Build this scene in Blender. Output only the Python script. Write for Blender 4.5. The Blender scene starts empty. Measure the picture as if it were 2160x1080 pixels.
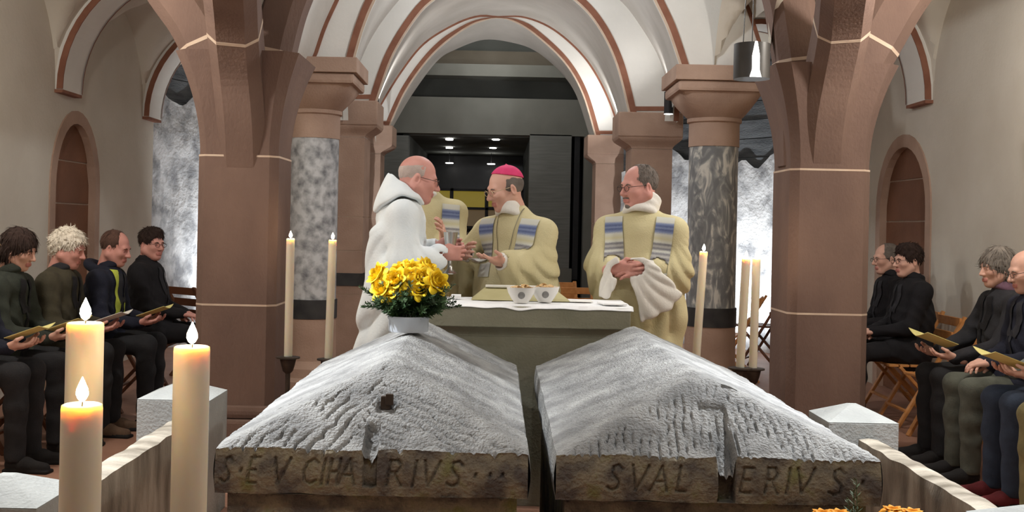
import bpy, bmesh, math, random
import numpy as np
from mathutils import Vector, Matrix, noise as mnoise

random.seed(7)
rng = np.random.default_rng(7)
SC = bpy.context.scene
COL = SC.collection
PI = math.pi

# ------------------------------------------------------------------ camera
F, PX, PY, CH = 2300.0, 1049.0, 478.0, 1.38      # focal length (px), principal point, camera height
ROLL = math.radians(1.2)
cam_d = bpy.data.cameras.new('camera')
cam_d.sensor_width = 36.0
cam_d.lens = F / 2160 * 36
cam_d.shift_x = (1080 - PX) / 2160
cam_d.shift_y = (PY - 540) / 2160
cam_d.clip_start = 0.05
cam = bpy.data.objects.new('camera', cam_d)
COL.objects.link(cam)
ca, sa = math.cos(ROLL), math.sin(ROLL)
cam.matrix_world = Matrix(((ca, -sa, 0, 0), (0, 0, -1, 0), (sa, ca, 0, CH), (0, 0, 0, 1)))
SC.camera = cam

def P(x, y, d):
    """photo pixel + distance along the view axis -> world point"""
    u, v = (x - PX) / F, -(y - PY) / F
    return Vector((d * (u * ca - v * sa), d, CH + d * (u * sa + v * ca)))

# ------------------------------------------------------------------ world, exposure, lamps
world = bpy.data.worlds.new('world')
SC.world = world
world.use_nodes = True
world.node_tree.nodes['Background'].inputs[0].default_value = (0.9, 0.92, 1.0, 1)
world.node_tree.nodes['Background'].inputs[1].default_value = 0.02
SC.view_settings.view_transform = 'Standard'
SC.view_settings.look = 'None'
SC.view_settings.exposure = 0.0
SC.view_settings.gamma = 1.0
SC.view_settings.use_curve_mapping = False

def light(name, kind, loc, energy, color=(1, 1, 1), size=0.1, target=None, spot=80, blend=0.6, parent=None):
    l = bpy.data.lights.new(name, kind)
    l.energy = energy
    l.color = color
    if kind in ('POINT', 'SPOT'):
        l.shadow_soft_size = size
    if kind == 'SPOT':
        l.spot_size = math.radians(spot)
        l.spot_blend = blend
    o = bpy.data.objects.new(name, l)
    COL.objects.link(o)
    o.location = loc
    if target is not None:
        o.rotation_euler = (Vector(target) - Vector(loc)).to_track_quat('-Z', 'Y').to_euler()
    return o

COOL = (0.94, 0.97, 1.0)
WARM = (1.0, 0.955, 0.89)
# ceiling downlights over the tombs (their housings are built further down)
DOWN = [(-2.0, 4.15, 3.0), (1.8, 4.15, 2.95)]
LIGHTS_OVERHEAD = [(-0.9, 5.0, 3.35), (1.35, 5.0, 3.35), (0.2, 1.5, 3.4), (0.25, 7.5, 3.3), (0.0, 10.2, 3.7)]  # the last three are added fill lights
light('tomb_spot', 'SPOT', DOWN[0], 900, COOL, 0.05, (-1.15, 4.1, 0.5), 70, 1.0)
light('tomb_spot', 'SPOT', DOWN[1], 760, COOL, 0.05, (1.4, 4.1, 0.5), 70, 1.0)
light('altar_spot', 'SPOT', LIGHTS_OVERHEAD[0], 42, COOL, 0.06, (-0.25, 6.1, 1.0), 80, 0.9)
light('altar_spot', 'SPOT', LIGHTS_OVERHEAD[1], 30, COOL, 0.06, (0.7, 6.1, 1.0), 80, 0.9)
for q in LIGHTS_OVERHEAD[2:]:
    light('nave_fill', 'POINT', (q[0], q[1], q[2] - 0.12), (42 if q[1] < 3 else 55) if q[1] < 9 else 30, COOL, 0.08)  # unseen lights added to brighten the vaults and the front
AISLE = [(-2.6, 5.6, 2.95), (2.65, 5.6, 2.95), (-2.6, 2.0, 2.95), (2.65, 2.0, 2.95)]
for i, a in enumerate(AISLE):
    light('aisle_light', 'POINT', (a[0], a[1], a[2] - 0.12), 86 if a[1] > 4 else 34, WARM, 0.08)  # near pair is unseen fill, added to lift the front faces
UPL = [((-2.35, 12.2, 0.12), (-3.1, 13.2, 1.5)), ((2.25, 12.0, 0.12), (2.8, 13.0, 1.5))]
for a, b in UPL:
    light('floor_uplight', 'SPOT', a, 230, (0.95, 0.98, 1.0), 0.05, b, 130, 0.9)
NAVE_BAR = [P(1300, 283, 13.6), P(1418, 243, 10.6)]
# slim lamps at the imposts of the piers (two of them stand hidden behind the piers)
BARS = [(1302, 250, 289, 13.5), (1410, 194, 240, 10.7), (797, 226, 262, 12.0), (694, 190, 240, 10.7)]
for bx, b0, b1, bd in BARS:
    q = P(bx, b0, bd)
    s_ = 1 if bx < 1049 else -1
    light('bar_lamp', 'SPOT', q + Vector((0.06 * s_, 0, 0.03)), (40 if bd > 13 else 55) if bd > 11 else 11, (1.0, 0.98, 0.96), 0.04, q + Vector((0.9 * s_, 0.9 if bd > 11 else 0.2, 1.1)), 150, 1.0)
light('hall_fill', 'POINT', (0.0, 15.9, 4.35), 32, (1.0, 1.0, 0.96), 0.1)  # unseen light with no fixture, added to brighten the stair hall

# ------------------------------------------------------------------ materials
def hexc(r, g, b):
    f = lambda c: (c / 255 / 12.92) if c / 255 <= 0.04045 else ((c / 255 + 0.055) / 1.055) ** 2.4
    return (f(r), f(g), f(b), 1)

MATS = {}
def mat(name, c1, c2=None, rough=0.8, scale=6.0, bump=0.0, bscale=40.0, metal=0.0, c3=None, detail=6.0,
        lo=0.35, hi=0.65, sss=0.0, stretch=None, spec=0.3, trans=0.0, distort=0.0, srad=(0.02, 0.01, 0.005)):
    if name in MATS:
        return MATS[name]
    m = bpy.data.materials.new(name)
    m.use_nodes = True
    nt = m.node_tree
    b = nt.nodes['Principled BSDF']
    b.inputs['Roughness'].default_value = rough
    b.inputs['Metallic'].default_value = metal
    b.inputs['Specular IOR Level'].default_value = spec
    if trans:
        b.inputs['Transmission Weight'].default_value = trans
    c2 = c2 or c1
    tc = nt.nodes.new('ShaderNodeTexCoord')
    mp = nt.nodes.new('ShaderNodeMapping')
    nt.links.new(tc.outputs['Object'], mp.inputs[0])
    if stretch:
        mp.inputs['Scale'].default_value = stretch
    nz = nt.nodes.new('ShaderNodeTexNoise')
    nz.inputs['Scale'].default_value = scale
    nz.inputs['Detail'].default_value = detail
    nz.inputs['Distortion'].default_value = distort
    nt.links.new(mp.outputs[0], nz.inputs['Vector'])
    cr = nt.nodes.new('ShaderNodeValToRGB')
    e = cr.color_ramp.elements
    e[0].position, e[0].color = lo, c1
    e[1].position, e[1].color = hi, c2
    if c3:
        k = e.new(min(0.99, hi + 0.12)); k.color = c3
    nt.links.new(nz.outputs['Fac'], cr.inputs[0])
    nt.links.new(cr.outputs[0], b.inputs['Base Color'])
    if sss:
        b.inputs['Subsurface Weight'].default_value = sss
        b.inputs['Subsurface Radius'].default_value = srad
        b.inputs['Subsurface Scale'].default_value = 1.0
    if bump:
        n2 = nt.nodes.new('ShaderNodeTexNoise')
        n2.inputs['Scale'].default_value = bscale
        n2.inputs['Detail'].default_value = 8
        nt.links.new(mp.outputs[0], n2.inputs['Vector'])
        bp = nt.nodes.new('ShaderNodeBump')
        bp.inputs['Strength'].default_value = bump
        bp.inputs['Distance'].default_value = 0.02
        nt.links.new(n2.outputs['Fac'], bp.inputs['Height'])
        nt.links.new(bp.outputs[0], b.inputs['Normal'])
    MATS[name] = m
    return m

def emis(name, c, s):
    if name in MATS:
        return MATS[name]
    m = bpy.data.materials.new(name)
    m.use_nodes = True
    nt = m.node_tree
    b = nt.nodes['Principled BSDF']
    b.inputs['Base Color'].default_value = (0.08, 0.08, 0.08, 1)
    b.inputs['Emission Color'].default_value = c
    b.inputs['Emission Strength'].default_value = s
    MATS[name] = m
    return m

M_CREAM = mat('cream plaster', hexc(204, 196, 182), hexc(214, 207, 194), 0.9, 1.5, 0.15, 30)
M_WHITE = mat('white plaster', hexc(226, 224, 218), hexc(234, 232, 226), 0.9, 2, 0.1, 30)
M_GREYP = mat('grey plaster', hexc(196, 192, 184), hexc(208, 204, 197), 0.9, 2, 0.1, 30)
M_BROWN = mat('brown paint', hexc(132, 88, 70), hexc(148, 102, 82), 0.85, 8)
M_SAND = mat('red sandstone', hexc(108, 87, 78), hexc(122, 99, 88), 0.85, 3, 0.25, 60, stretch=(1, 1, 0.5))
M_SAND2 = mat('light red sandstone', hexc(168, 140, 123), hexc(184, 156, 138), 0.85, 3, 0.2, 60)
M_SANDD = mat('dark red sandstone', hexc(116, 80, 60), hexc(132, 92, 70), 0.85, 2.5, 0.25, 50)
M_MORTAR = mat('pale mortar', hexc(196, 172, 152), hexc(206, 186, 166), 0.9, 10)
M_STONE = mat('weathered stone', hexc(126, 127, 127), hexc(168, 169, 168), 0.75, 7, 0.9, 110, detail=12, c3=hexc(186, 188, 187))
M_STONEF = mat('mossy stone face', hexc(92, 86, 82), hexc(140, 132, 114), 0.85, 10, 0.8, 80, detail=10, c3=hexc(124, 124, 80), lo=0.38, hi=0.56)
M_ALTAR = mat('altar sandstone', hexc(146, 145, 126), hexc(162, 160, 142), 0.85, 4, 0.25, 80)
M_MARB1 = mat('mottled grey marble', hexc(120, 122, 126), hexc(204, 206, 208), 0.35, 14, 0, detail=9, lo=0.3, hi=0.62)
M_MARB2 = mat('veined grey marble', hexc(126, 128, 130), hexc(148, 150, 150), 0.3, 7, 0, c3=hexc(214, 212, 204), detail=10, lo=0.42, hi=0.52, stretch=(1.6, 1.6, 0.7), distort=1.6)
M_ROUGH = mat('rough lime wall', hexc(150, 152, 156), hexc(218, 220, 222), 0.95, 4.5, 0.9, 22, detail=12, lo=0.36, hi=0.56)
M_SLATE = mat('slate masonry', hexc(84, 88, 92), hexc(112, 116, 120), 0.9, 3, 0.6, 25, stretch=(1, 1, 5))
M_FLOOR = mat('clay floor', hexc(146, 108, 90), hexc(166, 126, 106), 0.55, 3, 0.15, 50)
M_BLACKST = mat('black stone', hexc(52, 52, 54), hexc(66, 66, 66), 0.4, 10)
M_DARK = mat('dark paint', hexc(34, 34, 36), hexc(42, 42, 44), 0.5)
M_IRON = mat('dark iron', hexc(58, 50, 46), hexc(80, 70, 62), 0.55, 20, metal=0.6)
M_LAMP = mat('lamp metal', hexc(74, 72, 70), hexc(84, 82, 80), 0.4, metal=0.5)
M_LIT = emis('lamp glow', (1, 0.97, 0.92, 1), 14.0)
M_FLAME = emis('flame', (1, 0.70, 0.40, 1), 160.0)
M_WAX = mat('candle wax', hexc(208, 201, 182), hexc(214, 207, 190), 0.45, 3, sss=0.9, srad=(0.05, 0.03, 0.014))
M_WICK = mat('wick', hexc(40, 34, 30))
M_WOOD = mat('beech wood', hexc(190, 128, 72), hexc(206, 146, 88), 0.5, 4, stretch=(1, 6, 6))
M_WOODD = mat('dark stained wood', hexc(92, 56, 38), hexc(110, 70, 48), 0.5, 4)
M_LINEN = mat('white linen', hexc(238, 240, 242), hexc(246, 246, 246), 0.9, 8, 0.1, 60)
M_SILVER = mat('silver', hexc(205, 203, 198), rough=0.2, metal=1.0)
M_PORC = mat('white porcelain', hexc(232, 230, 226), rough=0.25, spec=0.5)
M_PAPER = mat('yellow paper', hexc(226, 216, 140), hexc(232, 222, 150), 0.85)
M_PAPERW = mat('white paper', hexc(232, 230, 222), hexc(238, 236, 230), 0.85)
M_SKIN = mat('skin', hexc(204, 156, 138), hexc(214, 170, 152), 0.55, 10, sss=0.08)
M_SKINR = mat('ruddy skin', hexc(198, 140, 128), hexc(210, 154, 142), 0.55, 10, sss=0.08)
M_LIP = mat('lips', hexc(182, 118, 108), hexc(188, 124, 114), 0.5)
M_EYE = mat('dark eyes', hexc(60, 46, 40), rough=0.3)
M_GLASSES = mat('spectacle frame', hexc(70, 58, 54), rough=0.3, metal=0.4)

# ------------------------------------------------------------------ object helpers
def tag(o, label=None, cat=None, group=None, kind=None):
    if label: o['label'] = label
    if cat: o['category'] = cat
    if group: o['group'] = group
    if kind: o['kind'] = kind
    return o

def obj(name, verts, faces, m, parent=None, smooth=False, sharp=None, mi=None):
    me = bpy.data.meshes.new(name)
    me.from_pydata([tuple(v) for v in verts], [], [tuple(f) for f in faces])
    ms = m if isinstance(m, (list, tuple)) else [m]
    for k in ms: me.materials.append(k)
    if mi is not None:
        me.polygons.foreach_set('material_index', list(mi))
    if smooth:
        me.shade_smooth()
        if sharp: me.set_sharp_from_angle(angle=math.radians(sharp))
    me.update()
    o = bpy.data.objects.new(name, me)
    COL.objects.link(o)
    if parent: o.parent = parent
    return o

def empty(name, loc=(0, 0, 0), rz=0.0):
    o = bpy.data.objects.new(name, None)
    o.empty_display_size = 0.1
    COL.objects.link(o)
    o.location = loc
    o.rotation_euler = (0, 0, rz)
    return o

class MB:
    """collects shapes of ONE part"""
    def __init__(s): s.v, s.f = [], []
    def add(s, v, f):
        n = len(s.v)
        s.v += [tuple(p) for p in v]
        s.f += [tuple(i + n for i in q) for q in f]
        return s
    def box(s, lo, hi, M=None, ch=0.0):
        x0, y0, z0 = lo; x1, y1, z1 = hi
        if ch <= 0:
            v = [(x, y, z) for z in (z0, z1) for x, y in ((x0, y0), (x1, y0), (x1, y1), (x0, y1))]
            f = [(3, 2, 1, 0), (4, 5, 6, 7), (0, 1, 5, 4), (1, 2, 6, 5), (2, 3, 7, 6), (3, 0, 4, 7)]
        else:
            bm = bmesh.new()
            bmesh.ops.create_cube(bm, size=1)
            for q in bm.verts:
                q.co = Vector(((x0 + x1) / 2 + q.co.x * (x1 - x0), (y0 + y1) / 2 + q.co.y * (y1 - y0), (z0 + z1) / 2 + q.co.z * (z1 - z0)))
            bmesh.ops.bevel(bm, geom=bm.edges[:], offset=ch, segments=2, affect='EDGES', profile=0.6)
            bm.verts.index_update()
            v = [q.co.copy() for q in bm.verts]; f = [[q.index for q in p.verts] for p in bm.faces]
            bm.free()
        if M is not None: v = [M @ Vector(p) for p in v]
        return s.add(v, f)
    def beam(s, a, b, w, h, up=(0, 0, 1), ch=0.0):
        a, b = Vector(a), Vector(b)
        z = (b - a); L = z.length; z.normalize()
        x = Vector(up).cross(z)
        if x.length < 1e-5: x = Vector((1, 0, 0)).cross(z)
        x.normalize(); y = z.cross(x)
        M = Matrix((x, y, z)).transposed().to_4x4(); M.translation = a
        return s.box((-w / 2, -h / 2, 0), (w / 2, h / 2, L), M, ch)
    def lathe(s, prof, c=(0, 0, 0), n=32, sx=1, sy=1):
        v, f = [], []
        for r, z in prof:
            for i in range(n):
                t = 2 * PI * i / n
                v.append((c[0] + r * sx * math.cos(t), c[1] + r * sy * math.sin(t), c[2] + z))
        for k in range(len(prof) - 1):
            for i in range(n):
                j = (i + 1) % n
                f.append((k * n + i, k * n + j, (k + 1) * n + j, (k + 1) * n + i))
        if prof[0][0] > 1e-6: f.append(tuple(range(n))[::-1])
        if prof[-1][0] > 1e-6: f.append(tuple((len(prof) - 1) * n + i for i in range(n)))
        return s.add(v, f)
    def tube(s, pts, r, n=8, closed=False):
        pts = [Vector(p) for p in pts]
        rs = r if isinstance(r, (list, tuple)) else [r] * len(pts)
        v, f = [], []
        m = len(pts)
        prev = None
        for i, p in enumerate(pts):
            if closed: t = pts[(i + 1) % m] - pts[i - 1]
            else: t = pts[min(i + 1, m - 1)] - pts[max(i - 1, 0)]
            t.normalize()
            if prev is None:
                x = t.orthogonal().normalized()
            else:
                x = (prev - t * prev.dot(t)).normalized()
            prev = x
            y = t.cross(x)
            for k in range(n):
                a = 2 * PI * k / n
                v.append(p + (x * math.cos(a) + y * math.sin(a)) * rs[i])
        for i in range(m if closed else m - 1):
            for k in range(n):
                a, b = i * n + k, i * n + (k + 1) % n
                c, d = ((i + 1) % m) * n + (k + 1) % n, ((i + 1) % m) * n + k
                f.append((a, b, c, d))
        if not closed:
            f.append(tuple(range(n))[::-1]); f.append(tuple((m - 1) * n + k for k in range(n)))
        return s.add(v, f)
    def grid(s, rows):
        m, n = len(rows), len(rows[0])
        v = [p for r in rows for p in r]
        f = [(i * n + j, i * n + j + 1, (i + 1) * n + j + 1, (i + 1) * n + j) for i in range(m - 1) for j in range(n - 1)]
        return s.add(v, f)
    def prism(s, poly, vec):
        n = len(poly); vec = Vector(vec)
        v = [Vector(p) for p in poly] + [Vector(p) + vec for p in poly]
        f = [tuple(range(n))[::-1], tuple(range(n, 2 * n))] + [(i, (i + 1) % n, n + (i + 1) % n, n + i) for i in range(n)]
        return s.add(v, f)
    def build(s, name, m, parent=None, smooth=False, sharp=35):
        return obj(name, s.v, s.f, m, parent, smooth, sharp if smooth else None)

def struct(o, label=None, cat=None, group=None):
    return tag(o, label, cat, group, 'structure')

def copy_tree(o, parent=None):
    c = o.copy(); COL.objects.link(c)
    if parent is not None: c.parent = parent
    for ch in o.children: copy_tree(ch, c)
    return c

def resample(pts, n):
    pts = np.array([[*p] for p in pts], float)
    # smooth by Catmull-Rom first
    out = []
    m = len(pts)
    for i in range(m - 1):
        p0, p1, p2, p3 = pts[max(i - 1, 0)], pts[i], pts[i + 1], pts[min(i + 2, m - 1)]
        for t in np.linspace(0, 1, 12, endpoint=False):
            out.append(0.5 * ((2 * p1) + (-p0 + p2) * t + (2 * p0 - 5 * p1 + 4 * p2 - p3) * t * t + (-p0 + 3 * p1 - 3 * p2 + p3) * t ** 3))
    out.append(pts[-1])
    out = np.array(out)
    s = np.concatenate([[0], np.cumsum(np.linalg.norm(np.diff(out, axis=0), axis=1))])
    q = np.linspace(0, s[-1], n)
    return np.stack([np.interp(q, s, out[:, k]) for k in range(out.shape[1])], 1)

# ------------------------------------------------------------------ implicit surfaces for people and cloth
def p_cap(a, b, ra, rb=None, sc=None):
    a, b = np.array(a, np.float32), np.array(b, np.float32)
    rb = ra if rb is None else rb
    S = None if sc is None else np.array(sc, np.float32)
    def f(p):
        if S is not None:
            p = p * S; aa, bb = a * S, b * S
        else: aa, bb = a, b
        ab = bb - aa
        t = np.clip(((p - aa) @ ab) / max(float(ab @ ab), 1e-9), 0, 1)
        q = p - aa - t[:, None] * ab
        return np.sqrt(np.einsum('ij,ij->i', q, q)) - (ra + (rb - ra) * t)
    f.lo = np.minimum(a - (ra / (1 if S is None else S.min())), b - rb / (1 if S is None else S.min()))
    f.hi = np.maximum(a + ra / (1 if S is None else S.min()), b + rb / (1 if S is None else S.min()))
    return f
def p_ell(c, r, R=None):
    c, r = np.array(c, np.float32), np.array(r, np.float32)
    Rm = None if R is None else np.array(R, np.float32)
    def f(p):
        q = p - c
        if Rm is not None: q = q @ Rm
        k0 = np.sqrt(((q / r) ** 2).sum(1)); k1 = np.sqrt(((q / r ** 2) ** 2).sum(1)) + 1e-9
        return k0 * (k0 - 1) / k1
    f.lo, f.hi = c - r.max(), c + r.max()
    return f
def p_tor(c, R, r, tilt=0.0, sy=1.0):
    """ring around z, tilted about y"""
    c = np.array(c, np.float32); ct, st = math.cos(tilt), math.sin(tilt)
    def f(p):
        q = p - c
        x = q[:, 0] * ct - q[:, 2] * st; z = q[:, 0] * st + q[:, 2] * ct; y = q[:, 1] * sy
        return np.sqrt((np.sqrt(x * x + y * y) - R) ** 2 + z * z) - r
    f.lo, f.hi = c - (R + r) / min(sy, 1), c + (R + r) / min(sy, 1)
    return f
def p_box(c, h, r, R=None):
    c, h = np.array(c, np.float32), np.array(h, np.float32)
    Rm = None if R is None else np.array(R, np.float32)
    def f(p):
        q = p - c
        if Rm is not None: q = q @ Rm
        q = np.abs(q) - (h - r)
        return np.sqrt((np.maximum(q, 0) ** 2).sum(1)) + np.minimum(q.max(1), 0) - r
    f.lo, f.hi = c - np.linalg.norm(h), c + np.linalg.norm(h)
    return f
def p_poly(pts, x0, th, bend=0.0, yc=0.0):
    """flat cloth panel: polygon in (y, z), thickness along x, bowed towards +x"""
    A = np.array(pts, np.float32); Bq = np.roll(A, -1, 0)
    def f(p):
        q = p[:, 1:3]
        d2 = np.full(len(p), 9.0, np.float32); ins = np.zeros(len(p), bool)
        for a, b in zip(A, Bq):
            e = b - a; w = q - a
            t = np.clip((w @ e) / float(e @ e), 0, 1)
            r = w - t[:, None] * e
            d2 = np.minimum(d2, (r ** 2).sum(1))
            c = ((a[1] <= q[:, 1]) & (q[:, 1] < b[1])) | ((b[1] <= q[:, 1]) & (q[:, 1] < a[1]))
            ins ^= c & (q[:, 0] < (b[0] - a[0]) * (q[:, 1] - a[1]) / (b[1] - a[1] + 1e-12) + a[0])
        d = np.sqrt(d2); d = np.where(ins, -d, d)
        xc = x0 - bend * (q[:, 0] - yc) ** 2
        w = np.abs(p[:, 0] - xc) - th
        return np.minimum(np.maximum(d, w), 0) + np.sqrt(np.maximum(d, 0) ** 2 + np.maximum(w, 0) ** 2) - 0.008
    f.lo = np.array((x0 - th - 0.1, A[:, 0].min(), A[:, 1].min())); f.hi = np.array((x0 + th + 0.05, A[:, 0].max(), A[:, 1].max()))
    return f
def p_plane(n, d):
    n = np.array(n, np.float32); n = n / np.linalg.norm(n)
    return lambda p: p @ n - d

class SDF:
    def __init__(s): s.ops = []; s.disp = None
    def add(s, f, k=0.02, lab=0): s.ops.append(('a', f, k, lab)); return s
    def sub(s, f, k=0.01): s.ops.append(('s', f, k, 0)); return s
    def cut(s, f, k=0.005): s.ops.append(('i', f, k, 0)); return s
    def ev(s, p, labels=False):
        p = np.asarray(p, np.float32)
        d = np.full(len(p), 9.0, np.float32); L = np.zeros(len(p), np.int32)
        for op, f, k, lab in s.ops:
            e = f(p)
            if op == 'a':
                if labels: L = np.where(e < d, lab, L)
                h = np.maximum(k - np.abs(d - e), 0) / k
                d = np.minimum(d, e) - h * h * k * 0.25
            elif op == 's':
                h = np.maximum(k - np.abs(d + e), 0) / k
                d = np.maximum(d, -e) + h * h * k * 0.25
            else:
                d = np.maximum(d, e)
        if s.disp is not None: d = d + s.disp(p)
        return (d, L) if labels else d
    def bounds(s, pad=0.03):
        fs = [f for op, f, k, l in s.ops if op == 'a']
        return np.min([f.lo for f in fs], 0) - pad, np.max([f.hi for f in fs], 0) + pad
    def mesh(s, h, lo=None, hi=None):
        if lo is None: lo, hi = s.bounds()
        lo = np.array(lo, np.float32); hi = np.array(hi, np.float32)
        B = 8
        nb = np.ceil((hi - lo) / (h * B)).astype(int)
        n = nb * B
        V = np.ones(n, np.float32)
        cs = np.stack(np.meshgrid(*[np.arange(k) for k in nb], indexing='ij'), -1).reshape(-1, 3)
        cen = lo + (cs + 0.5) * B * h
        dc = s.ev(cen)
        near = np.abs(dc) < B * h * 0.87 * 1.35 + 0.02
        Vb = V.reshape(nb[0], B, nb[1], B, nb[2], B)
        inside = cs[(~near) & (dc < 0)]
        Vb[inside[:, 0], :, inside[:, 1], :, inside[:, 2], :] = -1
        kb = cs[near]
        off = np.stack(np.meshgrid(*[np.arange(B)] * 3, indexing='ij'), -1).reshape(-1, 3)
        pts = lo + (kb[:, None, :] * B + off[None]) * h
        vals = s.ev(pts.reshape(-1, 3)).reshape(len(kb), B, B, B)
        Vb[kb[:, 0], :, kb[:, 1], :, kb[:, 2], :] = vals
        S = V < 0
        c8 = np.zeros(n - 1, np.int8)
        for a in (0, 1):
            for b in (0, 1):
                for c in (0, 1):
                    c8 += S[a:n[0] - 1 + a, b:n[1] - 1 + b, c:n[2] - 1 + c]
        ci = np.argwhere((c8 > 0) & (c8 < 8))
        if len(ci) == 0: return np.zeros((0, 3)), np.zeros((0, 4), int)
        idx = -np.ones(n - 1, np.int32)
        idx[ci[:, 0], ci[:, 1], ci[:, 2]] = np.arange(len(ci))
        acc = np.zeros((len(ci), 3), np.float32); cnt = np.zeros(len(ci), np.float32)
        corner = {}
        for a in (0, 1):
            for b in (0, 1):
                for c in (0, 1):
                    corner[(a, b, c)] = V[ci[:, 0] + a, ci[:, 1] + b, ci[:, 2] + c]
        for k0 in corner:
            for ax in range(3):
                if k0[ax] == 0:
                    k1 = tuple(1 if i == ax else k0[i] for i in range(3))
                    v0, v1 = corner[k0], corner[k1]
                    m = (v0 < 0) != (v1 < 0)
                    t = np.where(m, v0 / np.where(m, v0 - v1, 1), 0)
                    pos = np.tile(np.array(k0, np.float32), (len(ci), 1)); pos[:, ax] += t
                    acc += pos * m[:, None]; cnt += m
        verts = lo + (ci + acc / cnt[:, None]) * h
        faces = []
        for ax in range(3):
            sl0 = [slice(1, n[i] - 1) for i in range(3)]; sl1 = list(sl0)
            sl0[ax] = slice(0, n[ax] - 1); sl1[ax] = slice(1, n[ax])
            s0, s1 = S[tuple(sl0)], S[tuple(sl1)]
            e = np.argwhere(s0 != s1)
            if len(e) == 0: continue
            fl = s0[e[:, 0], e[:, 1], e[:, 2]]
            base = e + np.array([0 if i == ax else 1 for i in range(3)])
            b1, b2 = (ax + 1) % 3, (ax + 2) % 3
            def at(o1, o2):
                q = base.copy(); q[:, b1] += o1; q[:, b2] += o2
                return idx[q[:, 0], q[:, 1], q[:, 2]]
            quad = np.stack([at(-1, -1), at(0, -1), at(0, 0), at(-1, 0)], 1)
            quad[~fl] = quad[~fl][:, ::-1]
            faces.append(quad)
        faces = np.concatenate(faces)
        faces = faces[(faces >= 0).all(1)]
        # relax once for smoothness
        return verts, faces
    def labels(s, v):
        return s.ev(v, True)[1]

def sdf_obj(name, s, h, mats, parent, lo=None, hi=None, labels=False):
    v, f = s.mesh(h, lo, hi)
    mi = None
    if labels: mi = s.labels(v)[f[:, 0]]
    return raw_obj(name, v, f, mats, parent, mi)

def raw_obj(name, v, f, mats, parent=None, mi=None):
    me = bpy.data.meshes.new(name)
    v = np.asarray(v, np.float32); f = np.asarray(f, np.int32)
    me.vertices.add(len(v)); me.vertices.foreach_set('co', v.ravel())
    me.loops.add(f.size); me.loops.foreach_set('vertex_index', f.ravel())
    me.polygons.add(len(f)); me.polygons.foreach_set('loop_start', np.arange(len(f), dtype=np.int32) * f.shape[1])
    for m in (mats if isinstance(mats, (list, tuple)) else [mats]): me.materials.append(m)
    if mi is not None: me.polygons.foreach_set('material_index', np.asarray(mi, np.int32))
    me.update(calc_edges=True); me.validate()
    me.shade_smooth()
    o = bpy.data.objects.new(name, me); COL.objects.link(o)
    if parent: o.parent = parent
    return o
# ================================================================== THE BUILDING
XL, XR = -3.6, 3.5           # aisle side walls
# floor
mb = MB(); mb.box((-5.5, -3.2, -0.2), (5.5, 26, 0.0))
struct(mb.build('floor', M_FLOOR), 'brown clay tiled floor of the crypt', 'floor')
# roof slab above the vaults, rear wall behind the photographer
mb = MB(); mb.box((-5.5, -3.2, 4.9), (5.5, 26, 5.1))
struct(mb.build('ceiling', M_GREYP), 'plain slab above the crypt vaults', 'ceiling')
mb = MB(); mb.box((-5.5, -3.4, 0), (5.5, -3.2, 4.9))
struct(mb.build('wall_front', M_CREAM), 'cream plaster wall closing the crypt behind the camera', 'wall')

# ---- side walls with a blind arched niche
def side_wall(name, X, sgn, s0, s1, zs, zt, label):
    """sgn -1: left wall (room on +x side). niche from depth s0 to s1, springing zs, crown zt"""
    y0, y1, H = -3.2, 11.35, 4.9
    n = 16
    cx, hw = (s0 + s1) / 2, (s1 - s0) / 2
    arc = [(cx - hw * math.cos(PI * i / n), zs + (zt - zs) * math.sin(PI * i / n)) for i in range(n + 1)]
    mb = MB()
    q = lambda y, z, x=0.0: (X + sgn * x, y, z)
    mb.add([q(y0, 0), q(s0, 0), q(s0, H), q(y0, H)], [(0, 1, 2, 3)])
    mb.add([q(s1, 0), q(y1, 0), q(y1, H), q(s1, H)], [(0, 1, 2, 3)])
    for i in range(n):
        a, b = arc[i], arc[i + 1]
        mb.add([q(*a), q(*b), q(b[0], H), q(a[0], H)], [(0, 1, 2, 3)])
    path = [(s0, 0.0)] + arc + [(s1, 0.0)]
    # thickness
    mb.box((min(X + sgn * 0.3, X + sgn * 0.5), y0, 0), (max(X + sgn * 0.3, X + sgn * 0.5), y1, H))
    w = struct(mb.build(name, M_CREAM), label, 'wall')
    # sandstone frame round the niche
    fr = MB(); k = 0.11
    arc2 = [(cx - (hw + k) * math.cos(PI * i / n), zs + (zt - zs + k) * math.sin(PI * i / n)) for i in range(n + 1)]
    path2 = [(s0 - k, 0.0)] + arc2 + [(s1 + k, 0.0)]
    fr.grid([[q(y, z, -0.012) for y, z in path2], [q(y, z, -0.012) for y, z in path], [q(y, z, 0.06) for y, z in path]])
    fr.grid([[q(y, z, 0.0) for y, z in path2], [q(y, z, -0.012) for y, z in path2]])
    fr.build('niche_frame', M_SAND2, w)
    # the stone blocks filling the niche
    cuts = [0.0, 0.55, 1.05, 1.5, 1.86, zt + 0.02]
    for a, b in zip(cuts[:-1], cuts[1:]):
        m2 = MB()
        xs = [X + sgn * 0.05, X + sgn * 0.14]
        ys = np.linspace(s0 - 0.01, s1 + 0.01, 13)
        def top(y):
            t = max(0, 1 - ((y - cx) / hw) ** 2)
            return zs + (zt - zs) * math.sqrt(t)
        lo = a + 0.006
        rows = [[(xs[0], y, min(max(lo, 0), max(lo, top(y)))) for y in ys], [(xs[0], y, max(lo + 0.001, min(b - 0.006, top(y) + 0.01))) for y in ys]]
        m2.grid(rows)
        m2.grid([rows[1], [(xs[1], p[1], p[2]) for p in rows[1]]])
        m2.build('stone_block', M_SANDD, w)
    m3 = MB(); m3.box((min(X + sgn * 0.062, X + sgn * 0.29), s0 - 0.02, 0), (max(X + sgn * 0.062, X + sgn * 0.29), s1 + 0.02, zt))
    m3.build('mortar_bed', M_MORTAR, w)
    return w
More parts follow.
